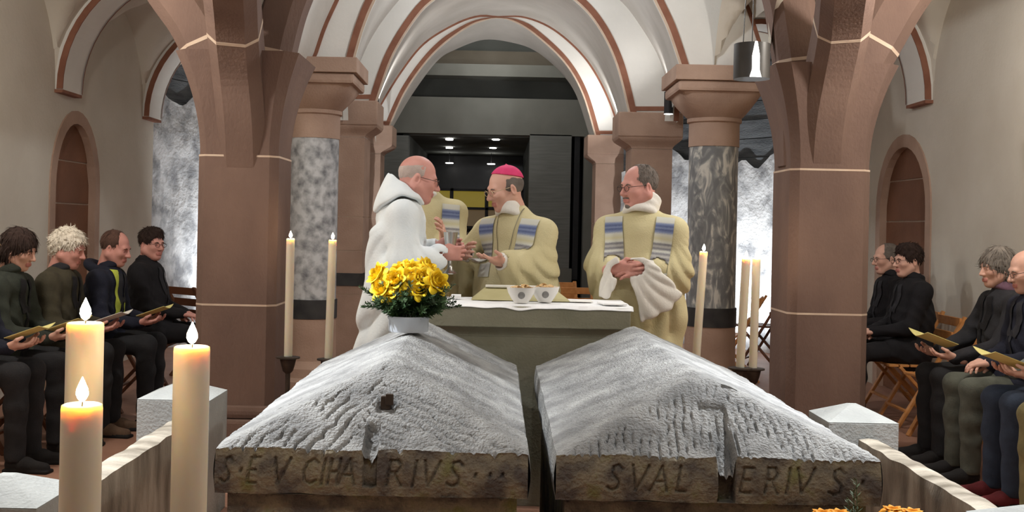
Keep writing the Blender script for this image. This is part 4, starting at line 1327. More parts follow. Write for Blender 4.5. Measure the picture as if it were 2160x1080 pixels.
def hair_sdf(style):
    s = SDF()
    if style == 'ring':            # bald crown, cropped sides
        s.add(p_ell((-0.016, 0, 0.022), (0.099, 0.081, 0.086)), 0.01)
        s.cut(p_plane((1, 0, 0.25), 0.03)); s.cut(p_plane((-0.35, 0, 1), 0.062)); s.cut(p_plane((0, 0, -1), 0.05))
    elif style == 'stubble':
        s.add(p_ell((-0.014, 0, 0.028), (0.099, 0.0785, 0.0895)), 0.01)
        s.cut(p_plane((1, 0, 0.1), 0.03)); s.cut(p_plane((0, 0, -1), 0.045)); s.cut(p_plane((-0.25, 0, 1), 0.07))
    elif style == 'receding':
        s.add(p_ell((-0.022, 0, 0.032), (0.101, 0.0835, 0.094)), 0.01)
        s.sub(p_ell((0.085, 0, 0.07), (0.085, 0.055, 0.07)), 0.02)
        s.cut(p_plane((1, 0, -0.1), 0.045)); s.cut(p_plane((-0.3, 0, -1), 0.045))
    elif style == 'short':
        s.add(p_ell((-0.014, 0, 0.042), (0.108, 0.087, 0.095)), 0.01)
        s.add(p_ell((0.03, 0, 0.095), (0.055, 0.06, 0.035)), 0.03)
        s.sub(p_ell((0.10, 0, -0.03), (0.07, 0.09, 0.088)), 0.015)
        s.cut(p_plane((0.8, 0, -1), 0.052))
    elif style == 'bob':
        s.add(p_ell((-0.014, 0, 0.036), (0.112, 0.095, 0.102)), 0.01)
        s.add(p_ell((-0.05, 0, -0.04), (0.075, 0.088, 0.07)), 0.04)
        s.sub(p_ell((0.11, 0, -0.05), (0.085, 0.078, 0.088)), 0.02)
        s.cut(p_plane((0.3, 0, -1), 0.092))
    elif style == 'fluffy':
        s.add(p_ell((-0.018, 0, 0.045), (0.115, 0.097, 0.10)), 0.01)
        s.add(p_ell((-0.07, 0, -0.01), (0.055, 0.08, 0.06)), 0.04)
        s.sub(p_ell((0.11, 0, -0.03), (0.075, 0.095, 0.095)), 0.02)
        s.cut(p_plane((0.35, 0, -1), 0.06))
    amp = {'fluffy': 0.006, 'short': 0.004, 'bob': 0.003}.get(style, 0.0012)
    s.disp = lambda p: amp * (np.sin(p[:, 1] * 150 + 3 * np.sin(p[:, 2] * 60)) * np.sin(p[:, 0] * 110 + 2 * np.sin(p[:, 1] * 80)))
    return s
HAIRS = {}
def hair_mesh(style):
    """hair mass plus a coat of fine locks lying on it"""
    if style not in HAIRS:
        s = hair_sdf(style)
        v, f = s.mesh(0.0045)
        if style in ('ring', 'stubble'):
            HAIRS[style] = (v, f); return HAIRS[style]
        r = np.random.default_rng(len(style) * 7)
        nl = {'fluffy': 900, 'bob': 800, 'short': 800}.get(style, 400)
        pk = v[r.integers(0, len(v), nl)]
        ep = 0.003
        gr = np.stack([s.ev(pk + np.eye(3, dtype=np.float32)[k] * ep) - s.ev(pk - np.eye(3, dtype=np.float32)[k] * ep) for k in range(3)], 1)
        gr /= np.linalg.norm(gr, axis=1)[:, None] + 1e-9
        flow = pk - np.array((-0.03, 0.0, 0.13)); flow[:, 2] -= 0.05
        flow += r.normal(0, {'fluffy': 0.09, 'short': 0.05}.get(style, 0.018), flow.shape)
        flow -= gr * (flow * gr).sum(1)[:, None]; flow /= np.linalg.norm(flow, axis=1)[:, None] + 1e-9
        side = np.cross(gr, flow)
        L = {'bob': 0.05, 'fluffy': 0.035, 'short': 0.03}.get(style, 0.02) * r.uniform(0.6, 1.2, nl)[:, None]
        w = 0.0022
        p0 = pk; p1 = pk + flow * L * 0.5 + gr * 0.004; p2 = pk + flow * L + gr * (0.004 if style != 'bob' else 0.001)
        nv = np.concatenate([p0 - side * w, p0 + side * w, p1 + side * w, p1 - side * w, p2 + side * w * 0.3, p2 - side * w * 0.3]).astype(np.float32)
        i = np.arange(nl); b = len(v)
        nf = np.concatenate([np.stack([i, i + nl, i + 2 * nl, i + 3 * nl], 1), np.stack([i + 3 * nl, i + 2 * nl, i + 4 * nl, i + 5 * nl], 1)]) + b
        HAIRS[style] = (np.concatenate([v, nv]), np.concatenate([f, nf]))
    return HAIRS[style]

def hand_sdf(curl, spread=0.0, thumb=0.5):
    """right hand: wrist at the origin, fingers along +x, palm faces -z, thumb on +y"""
    s = SDF()
    s.add(p_box((0.045, 0, 0), (0.047, 0.041, 0.0145), 0.0135), 0.01)
    s.add(p_cap((-0.05, 0, 0.002), (0.02, 0, 0), 0.029, 0.027, None), 0.02)
    s.add(p_ell((0.028, 0.028, -0.010), (0.034, 0.02, 0.016)), 0.015)
    for k, (y, L) in enumerate(((0.030, 0.072), (0.010, 0.080), (-0.011, 0.074), (-0.031, 0.058))):
        a = np.array((0.086 - 0.006 * abs(k - 1), y, 0.0))
        ang = 0.25 * curl
        yaw = (1.2 - k) * 0.06 + spread * (1.5 - k) * 0.1
        for j, seg in enumerate((0.45, 0.31, 0.24)):
            d = np.array((math.cos(ang) * math.cos(yaw), math.sin(yaw), -math.sin(ang)))
            b = a + d * L * seg
            s.add(p_cap(a, b, 0.0098 - 0.001 * j, 0.0090 - 0.001 * j), 0.005)
            a = b; ang += curl * (0.85, 0.6, 0.4)[j]
    a = np.array((0.022, 0.034, -0.008)); b = np.array((0.052, 0.060 - thumb * 0.01, -0.022 - thumb * 0.012)); c = b + np.array((0.03, 0.006 - thumb * 0.02, -0.008 - thumb * 0.01))
    s.add(p_cap(a, b, 0.0135, 0.0115), 0.012); s.add(p_cap(b, c, 0.0112, 0.009), 0.006)
    return s
HANDS = {}
def hand_mesh(kind):
    if kind not in HANDS:
        HANDS[kind] = hand_sdf(*{'grip': (1.15, 0.2, 0.9), 'relaxed': (0.55, 0.3, 0.5), 'flat': (0.22, 0.3, 0.6)}[kind]).mesh(0.0042)
    return HANDS[kind]

def frame(fwd, palm_down):
    """matrix whose x = finger direction, -z = palm direction"""
    x = Vector(fwd).normalized(); z = -Vector(palm_down); z = (z - x * z.dot(x)).normalized(); y = z.cross(x)
    return np.array(((x.x, y.x, z.x), (x.y, y.y, z.y), (x.z, y.z, z.z)), np.float32)

def fold(amp, f1, f2, seed=0.0):
    """soft cloth folds"""
    def g(p):
        a = np.sin(p[:, 0] * f1 + p[:, 1] * f1 * 0.7 + 2.2 * np.sin(p[:, 2] * f2 + seed) + seed)
        b = np.sin(p[:, 1] * f1 * 0.8 - p[:, 0] * f1 * 0.5 + 1.7 * np.sin(p[:, 2] * f2 * 0.8 + 1 + seed))
        return amp * (a * b)
    return g

def coat_fold(seed, zt):
    """creases of a heavy coat: slanting ridges, stronger at waist and elbows"""
    def g(p):
        a = np.sin(p[:, 2] * 34 + p[:, 0] * 22 * np.sin(seed * 3) + p[:, 1] * 16 + 2.0 * np.sin(p[:, 1] * 9 + seed) + 1.5 * np.sin(p[:, 0] * 11 + seed * 2))
        b = np.sin(p[:, 1] * 26 + p[:, 0] * 18 + 2.2 * np.sin(p[:, 2] * 8 + seed * 5))
        r = (1 - np.abs(a)) * 0.6 + (1 - np.abs(b)) * 0.4
        k = np.clip((zt - 0.06 - p[:, 2]) / 0.2, 0.25, 1)
        return -0.013 * (r - 0.4) * k
    return g

class Person:
    def __init__(s, label, loc, rz, skin=None, head='man', scale=1.0, group=None):
        s.e = empty('person', loc, rz); s.e.scale = (scale,) * 3
        tag(s.e, label, 'person', group)
        s.V, s.Fc, s.MI = [], [], []
        s.n = 0
        s.skin = skin or M_SKIN
        s.kind = head
    def addm(s, v, f, mi=None):
        s.V.append(np.asarray(v, np.float32)); s.Fc.append(np.asarray(f) + s.n)
        s.MI.append(np.zeros(len(f), int) if mi is None else mi); s.n += len(v)
    def head(s, c, yaw=0.0, pitch=0.0, roll=0.0, sc=1.0, hair=None, hair_m=None, glasses=None, brow_m=None):
        s.hc = np.array(c, np.float32); s.hR = rotm(yaw, pitch, roll); s.hs = sc
        v, f, mi = head_mesh(s.kind)
        s.addm((v * sc) @ s.hR.T + s.hc, f, mi)
        if hair:
            hv, hf = hair_mesh(hair)
            raw_obj('hair', (hv * sc) @ s.hR.T + s.hc, hf, hair_m, s.e)
        bm_ = brow_m or hair_m
        if bm_:
            for q in (-1, 1):
                m = MB(); m.tube([(0.089, q * 0.048, 0.012), (0.0955, q * 0.032, 0.0185), (0.0965, q * 0.016, 0.015)], [0.002, 0.0034, 0.0026], 6)
                obj('eyebrow', [tuple(s.hR @ (np.array(p) * sc) + s.hc) for p in m.v], m.f, bm_, s.e, True)
        if glasses:
            m = MB()
            for q in (-1, 1):
                m.tube([(0.108, q * 0.034 + 0.022 * math.cos(a), -0.004 + 0.016 * math.sin(a)) for a in np.linspace(0, 2 * PI, 17)[:-1]], 0.0016, 6, True)
                m.tube([(0.107, q * 0.056, 0.003), (0.06, q * 0.076, 0.004), (-0.012, q * 0.082, 0.006)], 0.0016, 6)
            m.tube([(0.108, -0.012, 0.0), (0.111, 0, 0.003), (0.108, 0.012, 0.0)], 0.0016, 6)
            obj('spectacles', [tuple(s.hR @ (np.array(p) * sc) + s.hc) for p in m.v], m.f, glasses, s.e, True)
    def hand(s, side, wrist, fwd, palm, kind='relaxed', sc=1.0):
        v, f = hand_mesh(kind)
        v = v * sc
        if side > 0:      # left hand: mirror
            v = v * np.array((1, -1, 1), np.float32); f = f[:, ::-1]
        R = frame(fwd, palm)
        s.addm(v @ R.T + np.array(wrist, np.float32), f)
    def core(s, caps):
        q = SDF()
        for a, b, ra, rb in caps: q.add(p_cap(a, b, ra, rb), 0.05)
        v, f = q.mesh(0.022)
        s.addm(v, f)
    def body(s):
        raw_obj('body', np.concatenate(s.V), np.concatenate(s.Fc), [s.skin, M_LIP, M_EYE], s.e, np.concatenate(s.MI))
        return s.e

def elbow(sh, wr, up, fo, pole):
    sh, wr, pole = Vector(sh), Vector(wr), Vector(pole)
    d = wr - sh; L = min(d.length, (up + fo) * 0.995); d.normalize()
    a = (up * up - fo * fo + L * L) / (2 * L); h = math.sqrt(max(0, up * up - a * a))
    p = (pole - d * pole.dot(d)).normalized()
    return sh + d * a + p * h

SHOE = None
def shoe_mesh():
    global SHOE
    if SHOE is None:
        s = SDF()
        s.add(p_cap((-0.055, 0, 0.04), (0.03, 0, 0.045), 0.036, 0.038), 0.02)
        s.add(p_cap((0.03, 0, 0.035), (0.145, 0, 0.028), 0.042, 0.030, (1, 0.9, 1)), 0.03)
        s.add(p_cap((-0.04, 0, 0.05), (-0.045, 0, 0.1), 0.036, 0.036), 0.02)
        s.add(p_box((0.045, 0, 0.008), (0.135, 0.043, 0.012), 0.008), 0.006, 1)
        s.cut(p_plane((0, 0, -1), 0.0))
        v, f = s.mesh(0.006)
        SHOE = (v, f, s.labels(v)[f[:, 0]])
    return SHOE

M_SOLE = mat('black sole', hexc(24, 22, 22))
def cloth(name, r, g, b, k=1.18, bump=0.15, rough=0.9):
    return mat(name, hexc(r, g, b), hexc(min(255, r * k), min(255, g * k), min(255, b * k)), rough, 14, bump, 120)

def torso_of(c, n):
    t = SDF(); t.ops = c.ops[:n]; t.disp = c.disp
    return t

def seated(label, loc, rz, coat, trouser, shoe, lean=0.0, head=None, hands=None, group=None, skin=None, kind='man', scarf=None, knee=(0.44, 0.11), feet=None, collar=None, bulk=1.0, hood=None, extra=None, seat_z=0.48, shirt=None, legs=True, turn=0.0):
    p = Person(label, loc, rz, skin, kind, 0.955, group)
    hip = Vector((0, 0, seat_z + 0.085))
    U = Vector((math.sin(lean), 0, math.cos(lean)))
    X = Vector((math.cos(lean), 0, -math.sin(lean)))
    shc = hip + U * 0.46; nb = hip + U * 0.53
    sh = {q: shc + Vector((0, q * 0.185, 0)) for q in (-1, 1)}
    hd = dict(yaw=0, pitch=0, roll=0, off=(0.045, 0, 0.155), sc=1.0); hd.update(head or {})
    hc = nb + Vector(hd.pop('off'))
    p.head(tuple(hc), **hd)
    hs = {-1: ((0.30, -0.05, seat_z + 0.22), (0.8, 0.5, -0.2), (0, 0, -1), 'relaxed'), 1: ((0.30, 0.05, seat_z + 0.22), (0.8, -0.5, -0.2), (0, 0, -1), 'relaxed')}
    hs.update(hands or {})
    el = {}
    c = SDF()
    b = bulk
    c.add(p_cap(hip - U * 0.02, hip + U * 0.25, 0.135 * b, 0.135 * b, (1, 0.80, 1)), 0.05)
    c.add(p_cap(hip + U * 0.25, shc - U * 0.03, 0.135 * b, 0.115 * b, (1, 0.78, 1)), 0.06)
    c.add(p_cap(sh[-1] - U * 0.01, sh[1] - U * 0.01, 0.068, 0.068), 0.06)
    c.add(p_cap(shc, nb + U * 0.02, 0.085, 0.062), 0.05)
    torso = SDF(); torso.ops = list(c.ops); ntor = len(c.ops)
    for q in (-1, 1):
        wr = Vector(hs[q][0])
        e_ = elbow(sh[q], wr, 0.29, 0.27, Vector((-0.45, q * 0.55, -0.6)))
        el[q] = e_
        c.add(p_cap(sh[q], e_, 0.066 * b, 0.055), 0.035)
        dd = (wr - e_).normalized()
        c.add(p_cap(e_, wr - dd * 0.0, 0.055, 0.042), 0.03)
        c.add(p_cap(hip + Vector((0, q * 0.07, 0)), hip + Vector((0.16, q * 0.095, -0.0)), 0.115 * b, 0.098), 0.05)
    c.disp = coat_fold(loc[1], nb.z)
    sdf_obj('coat', c, 0.0105, coat, p.e)
    if collar is not None:
        k = SDF(); k.add(p_tor(tuple(nb + U * 0.02 + X * 0.0), 0.064, 0.02, -0.35), 0.02)
        k.add(p_tor(tuple(nb + U * 0.045 + X * -0.008), 0.06, 0.017, -0.35), 0.02)
        k.disp = fold(0.003, 40, 20)
        sdf_obj('collar', k, 0.008, collar, p.e)
    if legs:
        t = SDF()
        kn = {}
        for q in (-1, 1):
            K = Vector((knee[0], q * knee[1], seat_z + 0.07)); kn[q] = K
            fx, fy = (feet or {}).get(q, (knee[0] + 0.0, q * knee[1]))
            A = Vector((fx, fy, 0.10))
            t.add(p_cap(hip + Vector((0, q * 0.085, -0.005)), K, 0.094, 0.066), 0.04)
            t.add(p_cap(K, K.lerp(A, 0.4), 0.066, 0.062), 0.04)
            t.add(p_cap(K.lerp(A, 0.4), A + Vector((0, 0, -0.02)), 0.062, 0.056), 0.03)
        t.disp = fold(0.005, 24, 17, loc[1] + 2)
        t.cut(p_plane((0, 0, -1), -0.055))
        sdf_obj('trousers', t, 0.0115, trouser, p.e)
        sv, sf, smi = shoe_mesh()
        for q in (-1, 1):
            fx, fy = (feet or {}).get(q, (knee[0], q * knee[1]))
            R = rotm(q * 0.12)
            raw_obj('shoe', sv @ R.T + np.array((fx + 0.03, fy, 0.0)), sf, [shoe, M_SOLE], p.e, smi)
    # lapels and front edge of the coat
    if shirt is not None:
        for q in (-1, 1):
            band_on(p, torso_of(c, ntor), [(q * 0.035, nb.z - 0.03), (q * 0.055, nb.z - 0.12), (q * 0.03, nb.z - 0.24)], 0.05, shirt, 'lapel', p.e, off=0.009, n=20, nw=5)
        band_on(p, torso_of(c, ntor), [(0.0, nb.z - 0.2), (0.0, nb.z - 0.34), (0.004, nb.z - 0.46)], 0.022, shirt, 'front_placket', p.e, off=0.008, n=24, nw=4)
    for q in (-1, 1):
        w_, f_, pl, kd = hs[q]
        p.hand(q, w_, f_, pl, kd)
    core = [(hip, shc, 0.09, 0.09), (shc, nb + U * 0.05, 0.06, 0.05), (sh[-1], sh[1], 0.045, 0.045)]
    for q in (-1, 1):
        core += [(sh[q], el[q], 0.04, 0.034), (el[q], Vector(hs[q][0]), 0.034, 0.026)]
        core += [(hip + Vector((0, q * 0.085, -0.005)), Vector((knee[0], q * knee[1], seat_z + 0.07)), 0.06, 0.04)]
        fx, fy = (feet or {}).get(q, (knee[0], q * knee[1]))
        core += [(Vector((knee[0], q * knee[1], seat_z + 0.07)), Vector((fx, fy, 0.08)), 0.04, 0.03)]
    p.core([(tuple(a), tuple(b_), r0, r1) for a, b_, r0, r1 in core])
    p.body()
    torso.disp = c.disp
    p.nb, p.U, p.X, p.hip, p.coat, p.torso = nb, U, X, hip, c, torso
    return p

def band_on(p, sdf, pts, width, m, name, parent, under=None, off=0.006, n=40, nw=8):
    """cloth band laid on the front of an implicit garment: pts are (y, z) in the wearer's frame, projected along -x"""
    pts = resample(pts, n)
    rows = []; uv = []
    for i, (y, z) in enumerate(pts):
        t = pts[min(i + 1, n - 1)] - pts[max(i - 1, 0)]; t = t / np.linalg.norm(t)
        nr = np.array((t[1], -t[0]))
        r = []
        for s_ in np.linspace(-0.5, 0.5, nw):
            q = np.array((y, z)) + nr * width * s_
            r.append(q)
        rows.append(r)
    A = np.array(rows).reshape(-1, 2)
    x = np.full(len(A), 0.6, np.float32)
    T = under or sdf
    pt = lambda x: np.stack([x, A[:, 0], A[:, 1]], 1).astype(np.float32)
    for it in range(60):
        x = x - np.clip(T.ev(pt(x)) - off, -0.02, 0.05) * 0.8
    okv = np.abs(T.ev(pt(x)) - off) < 0.03
    if under is not None:      # lie on the whole garment, but run on beneath a sleeve that crosses in front
        xs_ = x + 0.05
        cov = sdf.ev(pt(xs_)) < 0
        for it in range(40):
            xs_ = xs_ - np.clip(sdf.ev(pt(xs_)) - off, -0.02, 0.05) * 0.8
        good = (~cov) & (np.abs(xs_ - x) < 0.06)
        x = np.where(good, xs_, x)
    V = pt(x)
    G = np.arange(len(V)).reshape(n, nw)
    Fq = np.stack([G[:-1, :-1].ravel(), G[:-1, 1:].ravel(), G[1:, 1:].ravel(), G[1:, :-1].ravel()], 1)
    Fq = Fq[okv[Fq].all(1)]
    keep = np.unique(Fq); remap = np.zeros(len(V), np.int64); remap[keep] = np.arange(len(keep))
    o = raw_obj(name, V[keep], remap[Fq], m, parent)
    uvl = o.data.uv_layers.new(name='UVMap')
    li = np.zeros(len(o.data.loops), np.int32); o.data.loops.foreach_get('vertex_index', li)
    li = keep[li]
    U_ = (li % nw) / max(nw - 1, 1); V_ = (li // nw) / (n - 1)
    uvl.data.foreach_set('uv', np.stack([U_, V_], 1).astype(np.float32).ravel())
    return o

def stripe_mat(name, stops):
    m = bpy.data.materials.new(name); m.use_nodes = True
    nt = m.node_tree; b = nt.nodes['Principled BSDF']; b.inputs['Roughness'].default_value = 0.9; b.inputs['Specular IOR Level'].default_value = 0.2
    uv = nt.nodes.new('ShaderNodeUVMap'); uv.uv_map = 'UVMap'
    sx = nt.nodes.new('ShaderNodeSeparateXYZ'); nt.links.new(uv.outputs[0], sx.inputs[0])
    nz = nt.nodes.new('ShaderNodeTexNoise'); nz.inputs['Scale'].default_value = 30
    mp = nt.nodes.new('ShaderNodeMapping'); mp.inputs['Scale'].default_value = (0.3, 3, 1); nt.links.new(uv.outputs[0], mp.inputs[0]); nt.links.new(mp.outputs[0], nz.inputs['Vector'])
    ma = nt.nodes.new('ShaderNodeMath'); ma.operation = 'MULTIPLY_ADD'; ma.inputs[1].default_value = 0.03
    nt.links.new(nz.outputs['Fac'], ma.inputs[0]); nt.links.new(sx.outputs[1], ma.inputs[2])
    cr = nt.nodes.new('ShaderNodeValToRGB'); cr.color_ramp.interpolation = 'LINEAR'
    e = cr.color_ramp.elements
    e[0].position, e[0].color = stops[0]
    e[1].position, e[1].color = stops[-1]
    for ps, c in stops[1:-1]:
        k = e.new(ps); k.color = c
    nt.links.new(ma.outputs[0], cr.inputs[0]); nt.links.new(cr.outputs[0], b.inputs['Base Color'])
    return m
# ================================================================== CHAIRS
def folding_chair(name, loc, rz, label, wood, group='wooden folding chairs'):
    e = empty(name, loc, rz); tag(e, label, 'chair', group)
    w = 0.20
    for q in (-1, 1):     # long bars: front foot up to the top of the back
        m = MB(); m.beam((0.22, q * w, 0.0), (-0.25, q * w, 0.80), 0.022, 0.04, (0, 1, 0), 0.004); m.build('back_leg', wood, e)
        m = MB(); m.beam((-0.2, q * (w - 0.03), 0.0), (0.2, q * (w - 0.03), 0.43), 0.022, 0.038, (0, 1, 0), 0.004); m.build('front_leg', wood, e)
    for z in (0.76, 0.66, 0.56):
        t = z / 0.8; x = 0.22 + (-0.24 - 0.22) * t
        m = MB(); m.box((x - 0.008, -w, z - 0.032), (x + 0.008, w, z + 0.032), None, 0.004); m.build('back_slat', wood, e)
    for i in range(5):
        x = -0.06 + i * 0.076
        m = MB(); m.box((x - 0.033, -w + 0.025, 0.43), (x + 0.033, w - 0.025, 0.448), None, 0.004); m.build('seat_slat', wood, e)
    for x, z in ((0.155, 0.115), (-0.12, 0.11)):
        m = MB(); m.beam((x, -w, z), (x, w, z), 0.03, 0.016, (0, 0, 1), 0.003); m.build('stretcher', wood, e)
    return e

# ================================================================== BOOKLETS
def booklet(c, rz, pitch, w, h, m_, label, group='service booklets', open_=0.25, roll=0.0):
    e = empty('booklet', c); e.rotation_euler = (pitch, roll, rz); tag(e, label, 'booklet', group)
    for q in (-1, 1):
        m = MB(); n = 6; rows = []
        for j in range(n + 1):
            t = j / n
            rows.append([(q * t * w, y, open_ * t * w * (0.6 + 0.4 * t)) for y in (-h / 2, h / 2)])
        m.grid(rows); m.grid([[(p[0], p[1], p[2] + 0.003) for p in r] for r in rows])
        for yy in (0, 1): m.grid([[r[yy] for r in rows], [(r[yy][0], r[yy][1], r[yy][2] + 0.003) for r in rows]])
        m.grid([rows[-1], [(p[0], p[1], p[2] + 0.003) for p in rows[-1]]])
        m.build('page_leaf', m_, e, True)
    return e

# ================================================================== CLERGY
M_ALB = mat('white wool', hexc(226, 234, 238), hexc(236, 242, 244), 0.9, 6, 0.12, 90)
M_CHAS = mat('cream wool', hexc(196, 185, 144), hexc(209, 199, 159), 0.92, 5, 0.2, 120)
M_ALB2 = mat('off white linen', hexc(218, 214, 206), hexc(228, 224, 216), 0.9, 8, 0.12, 90)
M_PINK = mat('pink skullcap', hexc(206, 56, 106), hexc(216, 66, 116), 0.75, 20)
H_GREY = cloth('grey hair', 96, 88, 82, 1.25); H_SILVER = cloth('silver stubble', 176, 160, 152, 1.1)
W_, B1, B2, G1, G2, Y_ = hexc(198, 198, 188), hexc(88, 98, 136), hexc(126, 138, 168), hexc(112, 110, 116), hexc(168, 166, 160), hexc(196, 190, 156)
STRIPE = stripe_mat('striped orphrey', [(0.0, W_), (0.10, W_), (0.13, B2), (0.17, B1), (0.20, B2), (0.23, B1), (0.27, B2), (0.31, W_), (0.38, Y_), (0.44, W_), (0.47, G1), (0.51, G2), (0.55, G1), (0.59, W_), (0.63, G1), (0.67, G2), (0.72, G1), (0.77, W_), (0.83, G2), (1.0, W_)])

def standing(label, loc, rz, kind='man', skin=None):
    return Person(label, loc, rz, skin, kind, 1.0, None)

def std_core(p, sh, el, wr, zn):
    core = [((0, 0, 0.95), (0, 0, zn - 0.12), 0.1, 0.11), ((0, 0, zn - 0.12), (0.0, 0, zn + 0.05), 0.07, 0.05), (sh[-1], sh[1], 0.05, 0.05)]
    for q in (-1, 1):
        core += [(sh[q], el[q], 0.042, 0.036), (el[q], wr[q], 0.036, 0.027), ((0, q * 0.09, 0.95), (0.0, q * 0.1, 0.5), 0.075, 0.05), ((0, q * 0.1, 0.5), (0, q * 0.1, 0.08), 0.05, 0.04)]
    p.core([(tuple(a), tuple(b), r0, r1) for a, b, r0, r1 in core])
def std_shoes(p):
    sv, sf, smi = shoe_mesh()
    for q in (-1, 1):
        raw_obj('shoe', sv @ rotm(q * 0.2).T + np.array((0.03, q * 0.11, 0.0)), sf, [cloth('black shoe leather', 30, 28, 28), M_SOLE], p.e, smi)

# ---- man in white cowl, facing right towards the bishop
def radial(cx, cz, n, amp, ax=0, ph=0.0, r0=0.1, r1=0.5):
    """folds fanning out from a point of the garment"""
    def g(p):
        u, w = p[:, ax] - cx, p[:, 2] - cz
        r = np.sqrt(u * u + w * w)
        t = np.arctan2(u, -w)
        s = np.sin(t * n + ph + 1.3 * np.sin(r * 9 + ph))
        return -amp * np.clip((r - r0) / (r1 - r0), 0, 1) * (np.abs(s) * 2 - 1.0) * np.sign(s) ** 2
    return g
def white_priest():
    Y = 6.06
    b = P(850, 478, Y)
    sc_ = F / Y
    lx_ = lambda px: (px - 850) / sc_
    lz_ = lambda px, py: P(px, py, Y).z
    p = standing('man in white hooded alb and glasses raising a silver chalice beside the roses', (b.x, Y, 0), math.radians(8), 'heavy', M_SKINR)
    hp = P(880, 372, Y)
    p.head((lx_(880), 0.0, hp.z - 0.012), 0.0, 0.2, 0, 1.04, 'stubble', H_SILVER, M_GLASSES, cloth('brown brow', 110, 84, 70))
    zs = lz_(850, 455)
    sh = {-1: Vector((-0.01, -0.185, zs)), 1: Vector((-0.01, 0.185, zs))}
    wr = {-1: Vector((0.215, -0.14, lz_(925, 533))), 1: Vector((0.215, 0.03, lz_(925, 520)))}
    el = {-1: Vector((0.0, -0.27, zs - 0.27)), 1: Vector((0.0, 0.25, zs - 0.27))}
    s = SDF()
    s.add(p_cap((-0.01, 0, zs - 0.04), (-0.02, 0, 1.0), 0.135, 0.165, (1, 0.85, 1)), 0.05)
    s.add(p_cap((-0.02, 0, 1.0), (-0.07, 0, 0.1), 0.165, 0.235, (1, 0.85, 1)), 0.08)
    s.add(p_cap(sh[-1], sh[1], 0.07), 0.09)
    s.add(p_cap((-0.02, 0, zs + 0.02), (0.0, 0, zs + 0.08), 0.11, 0.075), 0.06)
    for q in (-1, 1):
        s.add(p_cap(sh[q], el[q], 0.075, 0.088), 0.06)
        d = (wr[q] - el[q]).normalized()
        s.add(p_cap(el[q], wr[q] - d * 0.035, 0.08, 0.058), 0.04)
    # cape falling behind the arm down to the floor, and the deep sleeve hung from the wrist
    s.add(p_cap((-0.13, -0.14, zs - 0.12), (-0.21, -0.14, 0.2), 0.06, 0.085), 0.09)
    s.add(p_cap((-0.06, -0.26, zs - 0.3), (-0.1, -0.2, 0.3), 0.06, 0.07), 0.08)
    d = (wr[-1] - el[-1]).normalized()
    s.add(p_cap(wr[-1] - d * 0.06 + Vector((0, 0, -0.05)), wr[-1] - d * 0.07 + Vector((0.0, 0, -0.25)), 0.04, 0.022), 0.04)
    s.add(p_cap(el[-1] + Vector((0.06, -0.01, -0.09)), wr[-1] - d * 0.1 + Vector((0.0, 0, -0.16)), 0.045, 0.035), 0.05)
    for q in (-1, 1):
        d = (wr[q] - el[q]).normalized()
        s.sub(p_cap(wr[q] - d * 0.06, wr[q] + d * 0.1, 0.042, 0.05), 0.01)
    fa_ = radial(-0.01, zs, 11, 0.016, 0, 0.4, 0.12, 0.5)
    def folds(q):
        t = np.clip((1.2 - q[:, 2]) / 0.9, 0, 1)
        a = np.arctan2(q[:, 1], q[:, 0] + 0.06)
        return fa_(q) - 0.017 * t * np.sin(a * 13 + 1.2 * np.sin(q[:, 2] * 2.5))
    s.disp = folds
    s.cut(p_plane((0, 0, -1), -0.03))
    sdf_obj('alb', s, 0.0105, M_ALB, p.e)
    # hood: a broad folded collar with a peak behind
    rows = []
    n = 48
    z_ = lambda t, f_, s_, k_: (f_ + k_) / 4 + s_ / 2 + (f_ - k_) / 2 * math.cos(t) + ((f_ + k_) / 4 - s_ / 2) * math.cos(2 * t)
    ringp = [  # front x, back x, half width, z front / side / back
        (0.118, -0.17, 0.185, (lz_(893, 428), lz_(835, 412), lz_(785, 444))),
        (0.112, -0.162, 0.165, (lz_(890, 424), lz_(840, 402), lz_(790, 425))),
        (0.108, -0.13, 0.125, (lz_(889, 422), lz_(848, 394), lz_(802, 395))),
        (0.106, -0.088, 0.092, (lz_(888, 420), lz_(855, 388), lz_(817, 360))),
        (0.10, -0.076, 0.082, (lz_(888, 424), lz_(855, 394), lz_(817, 368))),
        (0.075, -0.05, 0.068, (lz_(886, 440), lz_(855, 425), lz_(830, 420))),
        (0.07, -0.05, 0.065, (lz_(886, 460), lz_(855, 450), lz_(830, 450)))]
    for fx2, bx2, hw, (zf, zsd, zb) in ringp:
        r = []
        for i in range(n + 1):
            t = 2 * PI * i / n
            r.append(((fx2 + bx2) / 2 + (fx2 - bx2) / 2 * math.cos(t), hw * math.sin(t) * (1 + 0.03 * math.sin(5 * t)), z_(t, zf, zsd, zb) + 0.004 * math.sin(7 * t)))
        rows.append(r)
    under = [(x * 0.96, y * 0.96, z - 0.012) for x, y, z in rows[0]]
    inner = [(x * 0.8, y * 0.8, z - 0.0) for x, y, z in under]
    m = MB(); m.grid([inner, under] + rows)
    h_ = m.build('hood', M_ALB, p.e, True, 80)
    sm = h_.modifiers.new('smooth', 'SUBSURF'); sm.levels = 1; sm.render_levels = 2
    p.hand(-1, wr[-1] + Vector((0.005, 0, 0)), (0.95, 0.18, 0.02), (0.15, 1, 0.1), 'grip')
    p.hand(1, wr[1], (0.95, -0.2, 0.05), (0.15, -1, 0.0), 'grip')
    std_core(p, sh, el, wr, zs + 0.07); std_shoes(p)
    p.body()
    return p
white_priest()

